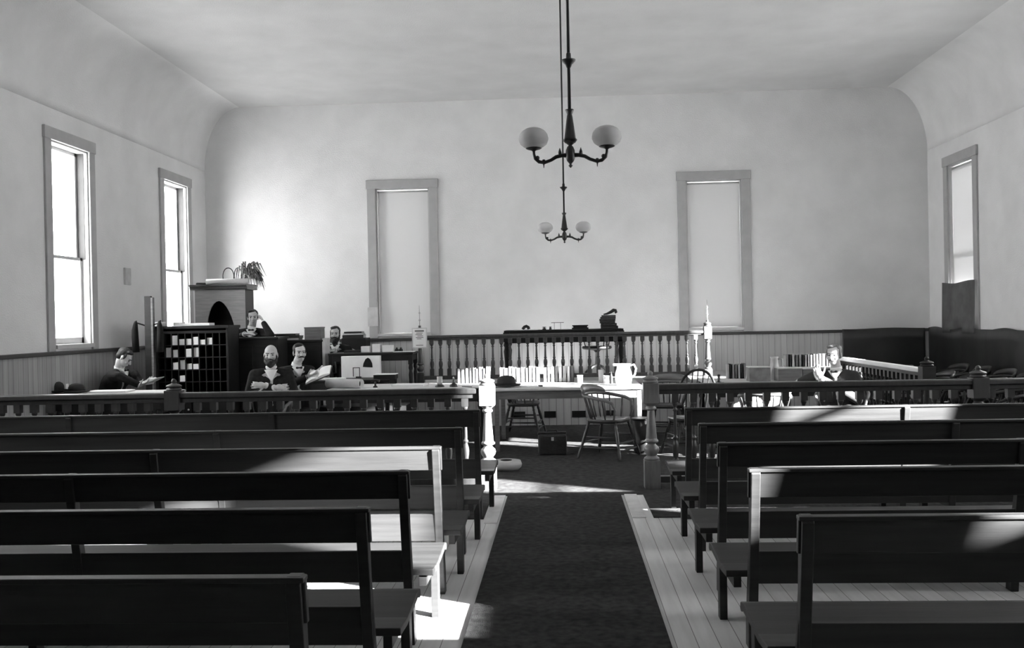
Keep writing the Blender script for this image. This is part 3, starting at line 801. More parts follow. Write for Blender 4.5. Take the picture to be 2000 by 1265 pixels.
# bag, bin, spittoons
bgp = atz(1079, 890, 0)
bag = thing('satchel', 'boxy black leather satchel standing on the carpet in front of the centre table', 'bag', (bgp.x, bgp.y+.1, .008), R(3))
MB().box((-.165, -.1, 0), (.165, .1, .235)).build('bag_body', MT['leather'], bag, .018)
MB().box((-.168, -.03, .225), (.168, .03, .262)).build('frame_mouth', MT['leather'], bag, .008)
MB().tube([(-.06, 0, .255), (-.05, 0, .285), (.05, 0, .285), (.06, 0, .255)], .008, 8).build('handle', MT['leather'], bag)
MB().box((-.015, -.108, .17), (.015, -.1, .21)).build('clasp', MT['enamel'], bag)
sp_ = atz(988, 921, 0)
spit = thing('spittoon', 'low round pale spittoon on the carpet beside the bright newel post', 'spittoon', (sp_.x, sp_.y+.1, .008))
MB().lathe([(.001, 0), (.13, 0), (.16, .03), (.168, .06), (.155, .095), (.10, .105), (.07, .10), (.001, .085)], n=28).build('bowl', MT['enamel'], spit)
MB().lathe([(.001, .0865), (.062, .1005), (.060, .103), (.001, .09)], n=20).build('opening', MT['black'], spit)  # black disc stands for the shade inside the bowl
bn = atz(1256, 880, 0)
bin_ = thing('waste_bin', 'tall dark cylindrical waste bin behind the sunlit captain chair', 'bin', (bn.x-.02, bn.y-.22, .008))
MB().lathe([(.001, .01), (.10, 0), (.105, .01), (.125, .40), (.118, .40), (.10, .02), (.001, .02)], n=20).build('bin_body', MT['iron'], bin_)
MB().lathe([(.124, .39), (.131, .395), (.131, .41), (.12, .41)], n=20).build('rim', MT['iron'], bin_)

# ------------------------------------------------------------------ things on the judge's desk
def jx(px, Y=15.1): return at(px, 640, Y).x
bl = thing('blotter', 'flat blotter with curled paper at the left end of the judge desk', 'blotter', (jx(1028), 15.1, JT+.001))
MB().box((-.19, -.14, 0), (.19, .14, .008)).build('pad', MT['oldpaper'], bl)
MB().tube([(-.06, 0, .014), (-.03, 0, .05), (0, 0, .062), (.03, 0, .045), (.04, 0, .014)], .008, 6, 3.0).build('curled_sheet', MT['felt'], bl)
for px, lab in ((1063, 'wider dark inkwell on the judge desk, left of the pen stand'), (1075, 'small dark inkwell nearest the pen stand on the judge desk')):
    r_ = thing('inkwell', lab, 'inkwell', (jx(px), 15.05, JT))
    s_ = 1.0 if px == 1063 else .7
    MB().lathe([(.001, 0), (.03*s_, 0), (.03*s_, .02), (.012, .028), (.012, .034), (.001, .034)], n=12).build('well', MT['iron'], r_)
    MB().lathe([(.012, .034), (.03*s_, .038), (.03*s_, .046), (.001, .05)], n=12).build('lid', MT['iron'], r_)
ps = thing('pen_stand', 'thin-legged wire pen stand on the judge desk', 'stand', (jx(1089), 15.1, JT))
MB().tube([(-.10, 0, .11), (.10, 0, .11)], .004, 6).build('cross_bar', MT['iron'], ps)
for x in (-.05, .05): MB().tube([(x, 0, 0), (x, 0, .11)], .003, 6).build('upright', MT['iron'], ps)
z_ = JT
for k, (w_, t_) in enumerate(((.26, .025), (.22, .02), (.25, .018))):
    book('thin dark book in the low stack right of the pen stand on the judge desk', 'low stack on the judge desk', t_, .17, w_, MT['felt'], (jx(1133), 15.0, z_), 0, True); z_ += t_+.001
z_ = JT
for k, (w_, t_, dx) in enumerate(((.27, .045, .02), (.25, .04, .01), (.24, .035, -.01), (.25, .032, -.01), (.24, .03, 0), (.22, .025, .01))):
    book('thick dark book in the tall stack at the right end of the judge desk', 'tall stack on the judge desk', t_, .19, w_, MT['leather'], (jx(1187)+dx, 14.95, z_), 0, True); z_ += t_+.001
ho = thing('hand_bag', 'dark curled leather pouch on top of the tall book stack', 'pouch', (jx(1190), 15.04, z_))
MB().tube([(-.09, 0, .012), (-.04, 0, .02), (.02, 0, .045), (.07, 0, .075), (.10, 0, .07), (.11, 0, .045), (.09, 0, .03)], [.010, .016, .024, .028, .026, .022, .014], 10).build('pouch_body', MT['leather'], ho)

# placard hung on the left post of the balustrade
pc = at(818, 660, 14.28)
pla = thing('placard', 'white printed calendar placard in a pale frame on the left post of the balustrade', 'sign', (pc.x, 14.357, pc.z))
pw, ph = .105, .145
MB().box((-pw, -.012, -ph), (pw, 0, ph)).build('card', MT['paper'], pla)
fr = MB()
for a, b in (((-pw-.01, -.016, -ph-.01), (-pw+.006, .002, ph+.01)), ((pw-.006, -.016, -ph-.01), (pw+.01, .002, ph+.01)), ((-pw, -.016, ph-.006), (pw, .002, ph+.01)), ((-pw, -.016, -ph-.01), (pw, .002, -ph+.006))): fr.box(a, b)
fr.build('frame', MT['oldpaper'], pla)
tx = MB(); tx.box((-.07, -.014, .095), (.07, -.012, .118))
for k, (u, v) in enumerate(((-.05, .05), (-.06, .04), (-.03, .055), (-.055, .06), (-.04, .03))): tx.box((u, -.014, .07-.022*k), (v, -.012, .079-.022*k))
tx.box((-.055, -.014, -.115), (.055, -.012, -.105))
tx.build('printed_lines', MT['mid'], pla)
# ---PART3---
# ------------------------------------------------------------------ gas chandeliers
def chandelier(label, px, py, Y):
    hub = at(px, py, Y)
    root = thing('chandelier', label, 'chandelier', (hub.x, Y, ZC), 0, 'gas chandeliers')
    h = hub.z-ZC
    z3 = h
    MB().lathe([(.001, 0), (.06, 0), (.05, -.03), (.02, -.05), (.012, -.06)][::-1], n=16).build('ceiling_rose', MT['iron'], root)
    MB().tube([(0, 0, -.04), (0, 0, z3+.27)], .0095, 10).build('stem', MT['iron'], root)
    MB().lathe([(.010, z3+.515), (.014, z3+.52), (.020, z3+.535), (.040, z3+.555), (.042, z3+.563), (.016, z3+.57), (.014, z3+.60), (.010, z3+.605)], n=20).build('collar', MT['iron'], root)
    MB().lathe([(.030, z3+.072), (.040, z3+.085), (.042, z3+.092), (.034, z3+.10), (.016, z3+.235), (.014, z3+.24), (.024, z3+.262), (.026, z3+.27), (.010, z3+.272)], n=8).build('column', MT['iron'], root)
    MB().lathe([(.012, z3-.045), (.02, z3-.035), (.026, z3-.02), (.028, z3+.0), (.026, z3+.03), (.018, z3+.05), (.010, z3+.058), (.022, z3+.068), (.03, z3+.074)], n=16).build('hub', MT['iron'], root)
    MB().lathe([(.001, z3-.075), (.005, z3-.072), (.013, z3-.062), (.006, z3-.053), (.010, z3-.047), (.012, z3-.043)], n=12).build('finial', MT['iron'], root)
    for s_ in (-1, 1):
        mb = MB()
        pts = [(.015, 0), (.05, 0), (.085, -.008), (.115, -.026), (.155, -.040), (.185, -.034), (.208, -.014), (.215, .010), (.216, .030)]
        mb.tube([(s_*u, 0, z3+v) for u, v in pts], [.014, .012, .011, .010, .010, .011, .010, .008, .008], 8)
        mb.lathe([(.001, z3-.072), (.002, z3-.07), (.004, z3-.052), (.010, z3-.046), (.012, z3-.034), (.008, z3-.022), (.001, z3-.02)], (s_*.158, 0, 0), 8)
        mb.lathe([(.012, z3-.006), (.010, z3+.02), (.001, z3+.045)], (s_*.062, 0, 0), 6)
        mb.ball((s_*.195, 0, z3-.010), .013, 8, 6)
        a_ = mb.build('arm', MT['iron'], root)
        mb = MB()
        mb.lathe([(.008, z3+.028), (.014, z3+.034), (.036, z3+.040), (.048, z3+.046), (.047, z3+.049), (.01, z3+.042)], (s_*.216, 0, 0), 16)
        mb.build('gallery', MT['iron'], a_)
        mb = MB(); n_ = 12; P = []
        pr = [(.044, .048), (.060, .056), (.078, .070), (.087, .092), (.088, .105), (.082, .130), (.066, .150), (.045, .162), (.032, .166)]
        ins = [(max(.001, r_-.003), z-.001) for r_, z in pr][::-1]
        full = pr+ins; n_ = 24
        for r_, z in full:
            for k in range(n_): P.append((s_*.216+r_*math.cos(2*PI*k/n_), r_*math.sin(2*PI*k/n_), z3+z))
        m_ = len(full)
        F = [(i*n_+k, i*n_+(k+1) % n_, ((i+1) % m_)*n_+(k+1) % n_, ((i+1) % m_)*n_+k) for i in range(m_) for k in range(n_)]
        mb.add(P, F, True).build('globe_shade', MT['opal'], root)
    return root
chandelier('nearer and larger two-armed gas chandelier with milky globes hanging over the aisle', 1114, 303, 5.65)
chandelier('smaller, farther two-armed gas chandelier, its globes pale against the far wall', 1102.5, 462, 10.85)

# ------------------------------------------------------------------ left side furniture
HT = (-6.02, -4.72, 10.95, 11.7)
table('dark-sided table by the left wall with hats and papers on its pale top', HT[0], HT[1], HT[2], HT[3], .008, .80, MT['top'], MT['dark'], .04, .2, .03)
hz = .809
for px, lab, s_, Y in ((106, 'dark felt hat at the left end of the table by the left wall', 1.0, 11.35), (150, 'smaller dark felt hat on the table by the left wall, before the loose papers', .85, 11.25)):
    h_ = thing('felt_hat', lab, 'hat', (at(px, 765, Y).x, Y, hz), 0, 'hats on the left table'); hat_parts(h_, s_)
sheet('loose white papers spread before the reading man on the left table', 215, 765, 11.4, hz, .5, .3, .05, .02)
pb = MB().box((-.05, -.03, 0), (.05, .03, .10)).build('paper_packet', MT['paper'], None, 0, (at(121, 765, 11.52).x, 11.56, hz)); tag(pb, 'small upright white packet between the two felt hats', 'packet')

# pigeonhole cabinet
KY = 12.75
k0, k1 = at(303, 680, KY).x, at(446, 680, KY).x
kz = at(372, 636, KY).z
kw = k1-k0
cab = thing('pigeonhole_cabinet', 'big dark pigeonhole cabinet stuffed with white papers, left of the seated bald man', 'cabinet', ((k0+k1)/2, KY, .008))
H_ = kz-.008
mb = MB(); a = kw/2
mb.box((-a, 0, 0), (-a+.03, .45, H_)); mb.box((a-.03, 0, 0), (a, .45, H_)); mb.box((-a, .42, 0), (a, .45, H_)); mb.box((-a-.02, -.03, H_-.04), (a+.02, .45, H_)); mb.box((-a, 0, 0), (a, .45, .12))
mb.build('cabinet_body', MT['dark'], cab, .004)
cols, rows, z0_, z1_ = 10, 5, .66, H_-.10
mb = MB()
for k in range(cols+1): x = -a+.03+(kw-.06)*k/cols; mb.box((x-.006, .01, z0_), (x+.006, .42, z1_))
for k in range(rows+1): z = z0_+(z1_-z0_)*k/rows; mb.box((-a+.03, .01, z-.006), (a-.03, .42, z+.006))
mb.box((-a+.03, .0, z1_), (a-.03, .42, z1_+.03))
mb.build('pigeonholes', MT['dark'], cab)
for k in range(2):
    x0, x1 = -a+.035+k*(a-.03), -.01+k*(a-.03)
    d_ = MB().box((x0, -.02, .14), (x1, .0, z0_-.02)).build('door', MT['dark'], cab, .004)
    MB().ball((x1-.04 if k == 0 else x0+.04, -.03, .45), .014).build('knob', MT['enamel'], d_)
cw_, ch_ = (kw-.06)/cols, (z1_-z0_)/rows
for (i, j) in ((2, 4), (3, 4), (4, 4), (5, 4), (6, 4), (7, 4), (1, 3), (2, 3), (4, 3), (5, 3), (3, 2), (2, 2), (4, 2), (5, 2), (3, 1)):
    x = (k0+k1)/2-a+.03+cw_*(i+.5); z = .008+z0_+ch_*j+.007
    hh = ch_*random.uniform(.4, .8)
    o = MB().box((-cw_*.38, 0, 0), (cw_*.38, .22, hh)).build('paper_bundle', MT['paper'], None, 0, (x, KY+random.uniform(.012, .05), z))
    tag(o, 'white paper bundle tucked in a pigeonhole of the big dark cabinet', 'papers', 'bundles in the pigeonholes')
for px, w_, hh, lab in ((385, .42, .035, 'white papers heaped on top of the pigeonhole cabinet under the window'), (350, .09, .05, 'small white card propped on the top edge of the pigeonhole cabinet'), (311, .10, .06, 'white packet at the left end of the pigeonhole cabinet top')):
    o = MB().box((-w_/2, -.1, 0), (w_/2, .1, hh)).build('papers', MT['paper'], None, .004, (at(px, 630, KY+.2).x, KY+.2, kz+.001)); tag(o, lab, 'papers')

# arched cabinet
AY = 14.55
a0, a1 = at(381, 600, AY).x, at(478, 600, AY).x
az = at(430, 566, AY).z
aw = (a1-a0)/2
arc = thing('arched_cabinet', 'pale-fronted cabinet with a dark arched opening and heavy cornice in the far left corner', 'cabinet', ((a0+a1)/2, AY, CZ))
A_ = az-CZ
mb = MB()
# front board with the arch cut through it
zs_, ra, ac = A_-.62, .19, -.02
apex = A_-.17
outl = [(-aw, 0), (-aw, A_), (aw, A_), (aw, 0), (ac+.33, 0), (ac+.30, zs_-.2)]
for k in range(0, 15):
    t = PI*k/14
    wid = .19+(.06*(1-math.sin(t)) if t < PI/2 else .0)
    outl.append((ac+wid*math.cos(t), zs_+(apex-zs_)*math.sin(t)))
outl += [(ac-.19, 0)]
mb.prism(outl, 'y', 0, .03); mb.build('arched_front', MT['light'], arc)
mb = MB()
mb.box((-aw, .03, 0), (-aw+.03, .42, A_)); mb.box((aw-.03, .03, 0), (aw, .42, A_)); mb.box((-aw, .40, 0), (aw, .43, A_)); mb.box((-aw+.03, .03, A_-.02), (aw-.03, .42, A_))
mb.build('carcass', MT['dark'], arc)
mb = MB()
mb.prism([(-.0, A_), (-.03, A_), (-.05, A_+.02), (-.06, A_+.05), (-.09, A_+.06), (-.09, A_+.085), (.45, A_+.085), (.45, A_)], 'x', -aw-.06, aw+.06)
mb.build('cornice', MT['mid'], arc, .003)
MB().lathe([(.001, -.012), (.018, -.012), (.018, 0), (.001, 0)], n=14, c=(aw-.06, 0, zs_-.1), mx=Matrix.Rotation(PI/2, 3, 'X')).build('porcelain_knob', MT['enamel'], arc)
at_z = az+.085
o = MB().tube([(-.42, 0, .045), (.24, 0, .045)], .044, 12).build('paper_roll', MT['paper'], None, 0, (at(455, 555, AY+.1).x+.02, AY+.05, at_z)); tag(o, 'long white paper roll lying on top of the arched cabinet', 'paper')
for px, lab, rz in ((446, 'left one of the two thin upright hoops on the arched cabinet', .2), (465, 'right one of the two thin upright hoops on the arched cabinet', -.5)):
    o = MB().tube([(.085*math.sin(t)*1.0, 0, .139-.13*math.cos(t)) for t in [2*PI*k/24 for k in range(25)]], .008, 6, cap=False).build('wire_hoop', MT['iron'], None, 0, (at(px, 545, AY+.25).x, AY+.25, at_z)); o.rotation_euler = (0, 0, rz)
    tag(o, lab, 'hoop', 'hoops on the arched cabinet')
o = MB().box((-.40, 0, 0), (.38, .12, .05)).build('dark_bundle', MT['black'], None, .02, (at(430, 555, AY+.3).x, AY+.295, at_z)); tag(o, 'dark cloth bundle along the back of the arched cabinet top', 'bundle')
# dried grasses in a vase at the right end of the cabinet
gx = a1-.02
vz = thing('grass_vase', 'vase of drooping dried grasses at the right end of the arched cabinet', 'vase', (gx, AY+.16, at_z))
MB().lathe([(.001, 0), (.03, 0), (.035, .02), (.045, .06), (.03, .11), (.025, .14), (.035, .15), (.001, .15)], n=14).build('vase_body', MT['iron'], vz)
mb = MB()
for k in range(70):
    an = random.uniform(-1.0, 2.2); up = random.uniform(.02, .22); ou = random.uniform(.10, .30)
    dx, dy = math.cos(an)*ou*1.1, -abs(math.sin(an))*ou*.5
    if k % 3 == 0: dx = abs(dx); up *= .5
    p = [Vector((0, 0, .14)), Vector((dx*.3, dy*.3, .15+up*.7)), Vector((dx*.7, dy*.7, .14+up)), Vector((dx, dy, .10+up*.6-random.uniform(0, .22)))]
    mb.tube(p, [.003, .005, .012, .002], 5)
g = mb.build('dried_grass', MT['grass'], vz); g['kind'] = 'stuff'

# standing post with hats
hx = at(290, 640, 12.62).x
hs = thing('hat_stand', 'tall narrow plank-like hat stand against the left windows', 'stand', (hx, 12.62, .008))
ht = at(290, 578, 12.62).z-.008
MB().box((-.045, -.02, 0), (.045, .03, ht)).build('post', MT['dark'], hs, .004)
MB().box((.045, -.025, .3), (.075, .035, ht-.02)).build('edge_batten', MT['mid'], hs, .003)
MB().box((-.12, -.14, 0), (.03, .08, .035)).build('foot', MT['dark'], hs, .004)
for s_ in (-1, 1):
    MB().tube([(s_*.04, 0, ht-.40), (s_*.16, 0, ht-.36), (s_*.17, 0, ht-.33)], .01, 8).build('peg', MT['iron'], hs)
for s_, lab in ((-1, 'dark coat hanging left of the hat stand post'), (1, 'dark coat hanging right of the hat stand post')):
    mb = MB(); x = hx+s_*.165
    mb.tube([(0, 0, .0), (0, 0, -.04), (s_*.01, 0, -.12), (s_*.01, 0, -.22), (0, 0, -.42)], [.015, .035, .05, .055, .055], 12, .8)
    o = mb.build('coat', MT['black'], None, 0, (x, 12.59, ht-.33)); tag(o, lab, 'coat', 'coats on the stand')

# clerk's desk on its platform
cx0, cx1 = at(640, 695, 13.78).x, at(806, 695, 13.78).x
cz = at(720, 689, 13.78).z
table('dark desk on the low left platform with the bearded clerk behind it', cx0, cx1, 13.78, 14.32, CZ, cz-CZ, MT['dark'], MT['dark'], .03, .09, .02, 'clerk_desk', 'desk')
for px, py, w_, d_, t_, lab in ((715, 684, .13, .12, .09, 'white packet on the clerk desk left of the middle'), (736, 684, .12, .12, .12, 'tall white packet in the middle of the clerk desk'), (758, 684, .16, .1, .10, 'white packet on the clerk desk right of the middle'), (690, 686, .24, .2, .035, 'dark ledger lying before the bearded clerk')):
    o = MB().box((-w_/2, -d_/2, 0), (w_/2, d_/2, t_)).build('desk_papers' if 'packet' in lab else 'ledger', MT['paper' if 'packet' in lab else 'felt'], None, .004, (at(px, py, 14.08).x, 14.08, cz+.001)); tag(o, lab, 'papers' if 'packet' in lab else 'book')
sheet('white sheet at the right end of the clerk desk', 790, 688, 14.0, cz+.001, .3, .2, .0, .006)
for px in (775, 783):
    r_ = thing('inkwell', 'dark inkwell on the right part of the clerk desk, '+('nearer the packets' if px == 775 else 'nearer the placard'), 'inkwell', (at(px, 684, 14.2).x, 14.2, cz+.001))
    MB().lathe([(.001, 0), (.03, 0), (.03, .03), (.014, .045), (.016, .06), (.001, .06)], n=12).build('well', MT['iron'], r_)
# writing table in front of it with a pale upright panel
wx0, wx1 = at(592, 742, 12.95).x, at(760, 742, 12.95).x
wz = at(680, 742, 12.95).z
table('dark writing table just below the clerk desk, the pale upright panel stands on it', wx0, wx1, 12.95, 13.6, .008, wz-.008, MT['dark'], MT['dark'], .035, .12, .02)
px0, px1 = at(668, 715, 13.5).x, at(743, 715, 13.5).x
pz1 = at(705, 695, 13.5).z
pan = thing('pale_cabinet', 'pale box-like panel with a black arched plate for a peephole standing on the writing table', 'box', ((px0+px1)/2, 13.45, wz+.001))
MB().box((-(px1-px0)/2, 0, 0), ((px1-px0)/2, .12, pz1-wz)).build('panel_box', MT['paper'], pan, .003)
ap = [( -.075, 0), (.065, -.01), (.06, .05), (.03, .11), (0, .13), (-.035, .11), (-.065, .05)]
hh = pz1-wz
MB().prism([(u+.11, v+hh*.50) for u, v in ap], 'y', -.006, .002).build('arched_black_plate', MT['black'], pan)  # black plate on the solid box, painted in for the dark of a hole
fr = MB()
for (u0, u1, v0, v1) in ((-.10, -.09, .02, .15), (-.01, 0, .02, .15), (-.10, 0, .14, .15), (-.06, .02, .0, .02)): fr.box((u0, -.05, v0), (u1, -.04, v1))
tag(fr.build('letter_scale', MT['iron'], None, 0, ((px0+px1)/2, 13.45, wz+.001)), 'small dark open frame standing before the pale panel', 'frame')
sheet('white papers on the writing table beside the moustached man', 650, 740, 13.15, wz+.001, .35, .2, .1, .02)
wb = thing('wooden_box', 'flat pale-topped wooden box at the right end of the writing table', 'box', (at(752, 738, 13.2).x-.2+.26, 13.1, wz+.001))
MB().box((-.18, -.12, 0), (.12, .12, .06)).build('box_body', MT['dark'], wb, .003); MB().box((-.185, -.125, .06), (.125, .125, .07)).build('lid', MT['paper'], wb, .002)

# tall dark bookcase behind, between the young man and the clerk
bx0, bx1 = at(533, 700, 14.0).x, at(638, 700, 14.0).x
bz = at(585, 664, 14.0).z
bc = thing('dark_bookcase', 'tall dark bookcase on the low left platform between the young man and the clerk', 'bookcase', ((bx0+bx1)/2, 14.0, CZ))
bw, bh = (bx1-bx0)/2-.01, bz-CZ
MB().box((-bw, 0, 0), (bw-.05, .30, bh-.03)).build('case_body', MT['dark'], bc, .004)
MB().box((-bw-.01, -.02, bh-.03), (bw-.04, .32, bh)).build('case_top', MT['dark'], bc, .004)
MB().box((bw-.05, -.01, 0), (bw-.01, .30, bh+.02)).build('side_panel', MT['oldpaper'], bc)
for d_ in (-1, 1): MB().box((-bw+.02 if d_ < 0 else -.02, -.012, .05), (-.04 if d_ < 0 else bw-.07, 0, bh-.08)).build('door', MT['dark'], bc, .003)
qz = bz+.001
bb = thing('document_box', 'square brown document box on top of the dark bookcase', 'box', (at(615, 660, 14.1).x, 14.1, qz))
bhh = at(615, 638.5, 14.1).z-qz
MB().box((-.13, -.1, 0), (.11, .16, bhh-.02)).build('box_body', MT['mid'], bb, .004); MB().box((-.135, -.105, bhh-.02), (.115, .165, bhh)).build('lid', MT['mid'], bb, .003)
for k, (px, w_, t_, m_, lab) in enumerate(((560, .40, .03, 'oldpaper', 'bottom flat ledger on the dark bookcase'), (564, .36, .035, 'felt', 'middle flat ledger on the dark bookcase'), (558, .34, .03, 'leather', 'top flat ledger on the dark bookcase'))):
    book(lab, 'ledgers on the dark bookcase', t_, .24, w_, MT[m_], (at(px, 660, 14.1).x, 14.03, qz+[0, .031, .067][k]), 0, True)
# long low shelf of ledgers behind the clerk against the far wall
lx0, lx1 = at(668, 660, 15.9).x, at(715, 660, 15.9).x
lz = at(690, 660, 15.9).z
sh = thing('low_bookcase', 'low dark bookcase against the far wall behind the bearded clerk', 'bookcase', ((lx0+lx1)/2, 15.85, CZ))
MB().box((-(lx1-lx0)/2, 0, 0), ((lx1-lx0)/2, .4, lz-CZ)).build('case_body', MT['dark'], sh, .004)
z_ = lz+.001
for k, (w_, t_) in enumerate(((.36, .05), (.34, .03), (.30, .025))):
    book('flat ledger stacked on the low bookcase behind the bearded clerk', 'ledgers behind the clerk', t_, .24, w_, MT[('felt', 'oldpaper', 'felt')[k]], ((lx0+lx1)/2-.02, 15.9, z_), 0, True); z_ += t_+.001
tag(MB().box((-.09, -.01, 0), (.09, 0, .33)).build('wall_box', MT['oldpaper'], None, .003, (at(729, 600, YF).x, YF-.035, at(729, 637, YF).z)), 'pale notice box fixed on the left casing of the left far window', 'box')
tag(MB().box((0, -.09, 0), (.03, .09, .24)).build('wall_plate', MT['oldpaper'], None, .003, (XL, 13.3, at(247, 556, 13.3).z)), 'small grey plate on the left wall between the two windows', 'plate')

# ------------------------------------------------------------------ black cloth hangings on the right
def drape(name, label, p0, p1, z0, z1, m, nrm, n_=60, amp=.02, scallop=.03, seed=1, top_pts=None):
    rnd = random.Random(seed); ph = [rnd.uniform(0, 6) for _ in range(4)]
    p0, p1, nrm = Vector(p0), Vector(p1), Vector(nrm); L = (p1-p0).length
    P = []; rows_ = 8
    for th in (0, 1):
        for j in range(rows_+1):
            for i in range(n_+1):
                u = i/n_*L; v = j/rows_
                off = amp*(1.2+math.sin(u*7+ph[0]+v*1.2)+.6*math.sin(u*17+ph[1])*(1-v))*(.35+.65*(1-v))+.006
                zt = z1-scallop*(.5-.5*math.cos(u*5.1+ph[2]))
                P.append(p0.lerp(p1, i/n_)+nrm*(off+.004*th)+Vector((0, 0, z0+(zt-z0)*v)))
    W_ = n_+1; S = W_*(rows_+1); F = []
    for th in (0, 1):
        for j in range(rows_):
            for i in range(n_):
                q = th*S+j*W_+i; F.append((q, q+1, q+W_+1, q+W_))
    for i in range(n_): F += [(i, i+1, S+i+1, S+i), (rows_*W_+i, rows_*W_+i+1, S+rows_*W_+i+1, S+rows_*W_+i)]
    for j in range(rows_): F += [(j*W_, (j+1)*W_, S+(j+1)*W_, S+j*W_), (j*W_+n_, (j+1)*W_+n_, S+(j+1)*W_+n_, S+j*W_+n_)]
    o = MB().add(P, F, True).build(name, m)
    return tag(o, label, 'hanging', 'black cloth hangings' if m is MT['satin'] else None)
dx0 = at(1645, 680, YF-.06).x
drape('cloth_hanging', 'black cloth hanging over the far wall wainscot behind the jury seats', (dx0, YF-.065, 0), (XR-.12, YF-.065, 0), .02, Z_RAIL+.02, MT['satin'], (0, -1, 0), 40, .014, .015, 3)
drape('cloth_hanging', 'black cloth hanging along the right wall below the window', (XR-.065, YF-.12, 0), (XR-.065, 7.0, 0), .02, Z_RAIL+.03, MT['satin'], (-1, 0, 0), 140, .014, .04, 5)
wt = at(1880, 551, 15.08).z
drape('window_cloth', 'grey cloth stretched across the bottom of the right wall window', (XR-.06, 15.08+OW/2-.02, 0), (XR-.06, 15.08-OW/2+.02, 0), Z_RAIL-.06, wt+.02, MT['greycloth'], (-1, 0, 0), 30, .012, .03, 8)

# ------------------------------------------------------------------ jury box
MT['paleRail'] = mat('pale_rail', .8, .5, .4, .04, 6)  # pale top rail above the dark rest of the jury railing
JX = 4.06
zj = at(1700, 704.5, 12.8).z
jb = railing('jury_railing', 'jury box railing with a pale top rail running from the platform toward the bar', 10.8, 14.18, JX, .008, zj, .15, [10.86], MT['paleRail'], MT['dark'], None, axis='y', railw=.11, railh=.05, apron=.04, m_post=MT['dark'])
for o in jb.children:
    if o.name.startswith('newel_post') or o.name.startswith('rail_apron') or o.name.startswith('bottom_rail'):
        o.data.materials[0] = MT['dark']
js = captain_chair('dark captain chair in the jury box, row nearer the pale jury rail', MT['chairdark'])
js['group'] = 'jury chairs in the front row'
k = 0
for r_, (x, lab, grp) in enumerate(((4.72, 'dark captain chair in the jury box, row nearer the pale jury rail', 'jury chairs in the front row'), (5.58, 'dark captain chair in the jury box, row against the right wall', 'jury chairs in the back row'))):
    for i in range(6):
        y = 10.4+.72*i+(.2 if r_ else 0)
        loc = (x, y, .016); rz = R(90)+random.uniform(-.12, .12)
        if k == 0: js.location = loc; js.rotation_euler = (0, 0, rz)
        else: dup(js, loc, rz, lab, grp)
        k += 1
# high dark desk between the cabinet and the young man
hx0, hx1 = at(450, 645, 13.22).x, at(541, 645, 13.22).x
hzt = at(490, 659, 13.22).z
hdk = thing('high_desk', 'tall dark closed desk in front of the young man, right of the pigeonhole cabinet', 'desk', ((hx0+hx1)/2, 13.22, .008))
hw_ = (hx1-hx0)/2; hh_ = hzt-.008
MB().box((-hw_, 0, 0), (hw_, .5, hh_-.03)).build('desk_body', MT['dark'], hdk, .004)
MB().box((-hw_-.02, -.02, hh_-.03), (hw_+.02, .52, hh_)).build('desk_top', MT['dark'], hdk, .004)
for k in (-1, 1):
    d_ = MB().box((min(k*.02, k*(hw_-.04)), -.014, .1), (max(k*.02, k*(hw_-.04)), 0, hh_-.12)).build('door', MT['dark'], hdk, .004)
    MB().ball((k*.05, -.024, .75), .013).build('knob', MT['enamel'], d_)
# ------------------------------------------------------------------ people
DG = None
def cap_(mb, p, q, r0, r1, n=12):
    """a closed tapered capsule"""
    p, q = Vector(p), Vector(q); d = q-p; L = max(d.length, 1e-5); d = d/L
    pts = []; rr = []
    for k in range(4):
        t = PI/2*(k/4); pts.append(p-d*r0*math.cos(t)*.999); rr.append(max(.0008, r0*math.sin(t)))
    pts.append(p); rr.append(r0); pts.append(p+d*L*.5); rr.append((r0+r1)/2); pts.append(q); rr.append(r1)
    for k in range(4):
        t = PI/2*((k+1)/4); pts.append(q+d*r1*math.sin(t)); rr.append(max(.0008, r1*math.cos(t)))
    mb.tube(pts, rr, n)
def ell(mb, c, r_, mx=None, n=16, m=10):
    t = MB().ball((0, 0, 0), r_, n, m)
    for v in range(len(t.v)): t.v[v] = Vector(c)+(mx@t.v[v] if mx is not None else t.v[v])
    mb.add(t.v, t.f, True)
def fuse(mb, name, m, parent, vox=.007, smooth=3):
    """melts overlapping closed volumes into one continuous surface"""
    o = mb.build(name+'_tmp', m)
    md = o.modifiers.new('r', 'REMESH'); md.mode = 'VOXEL'; md.voxel_size = vox; md.use_smooth_shade = True
    if smooth:
        sm = o.modifiers.new('s', 'SMOOTH'); sm.factor = .5; sm.iterations = smooth
    dg = bpy.context.evaluated_depsgraph_get(); dg.update()
    me = bpy.data.meshes.new_from_object(o.evaluated_get(dg)); me.name = name
    old = o.data; bpy.data.objects.remove(o, do_unlink=True); bpy.data.meshes.remove(old)
    me.materials.clear(); me.materials.append(m)
    for p in me.polygons: p.use_smooth = True
    r_ = bpy.data.objects.new(name, me); COL.objects.link(r_)
    if parent is not None: r_.parent = parent
    return r_
def frame(f, u):
    f = Vector(f).normalized(); u = Vector(u); s_ = f.cross(u).normalized(); u = s_.cross(f).normalized()
    return Matrix((s_, f, u)).transposed()       # columns: right side, forward, up
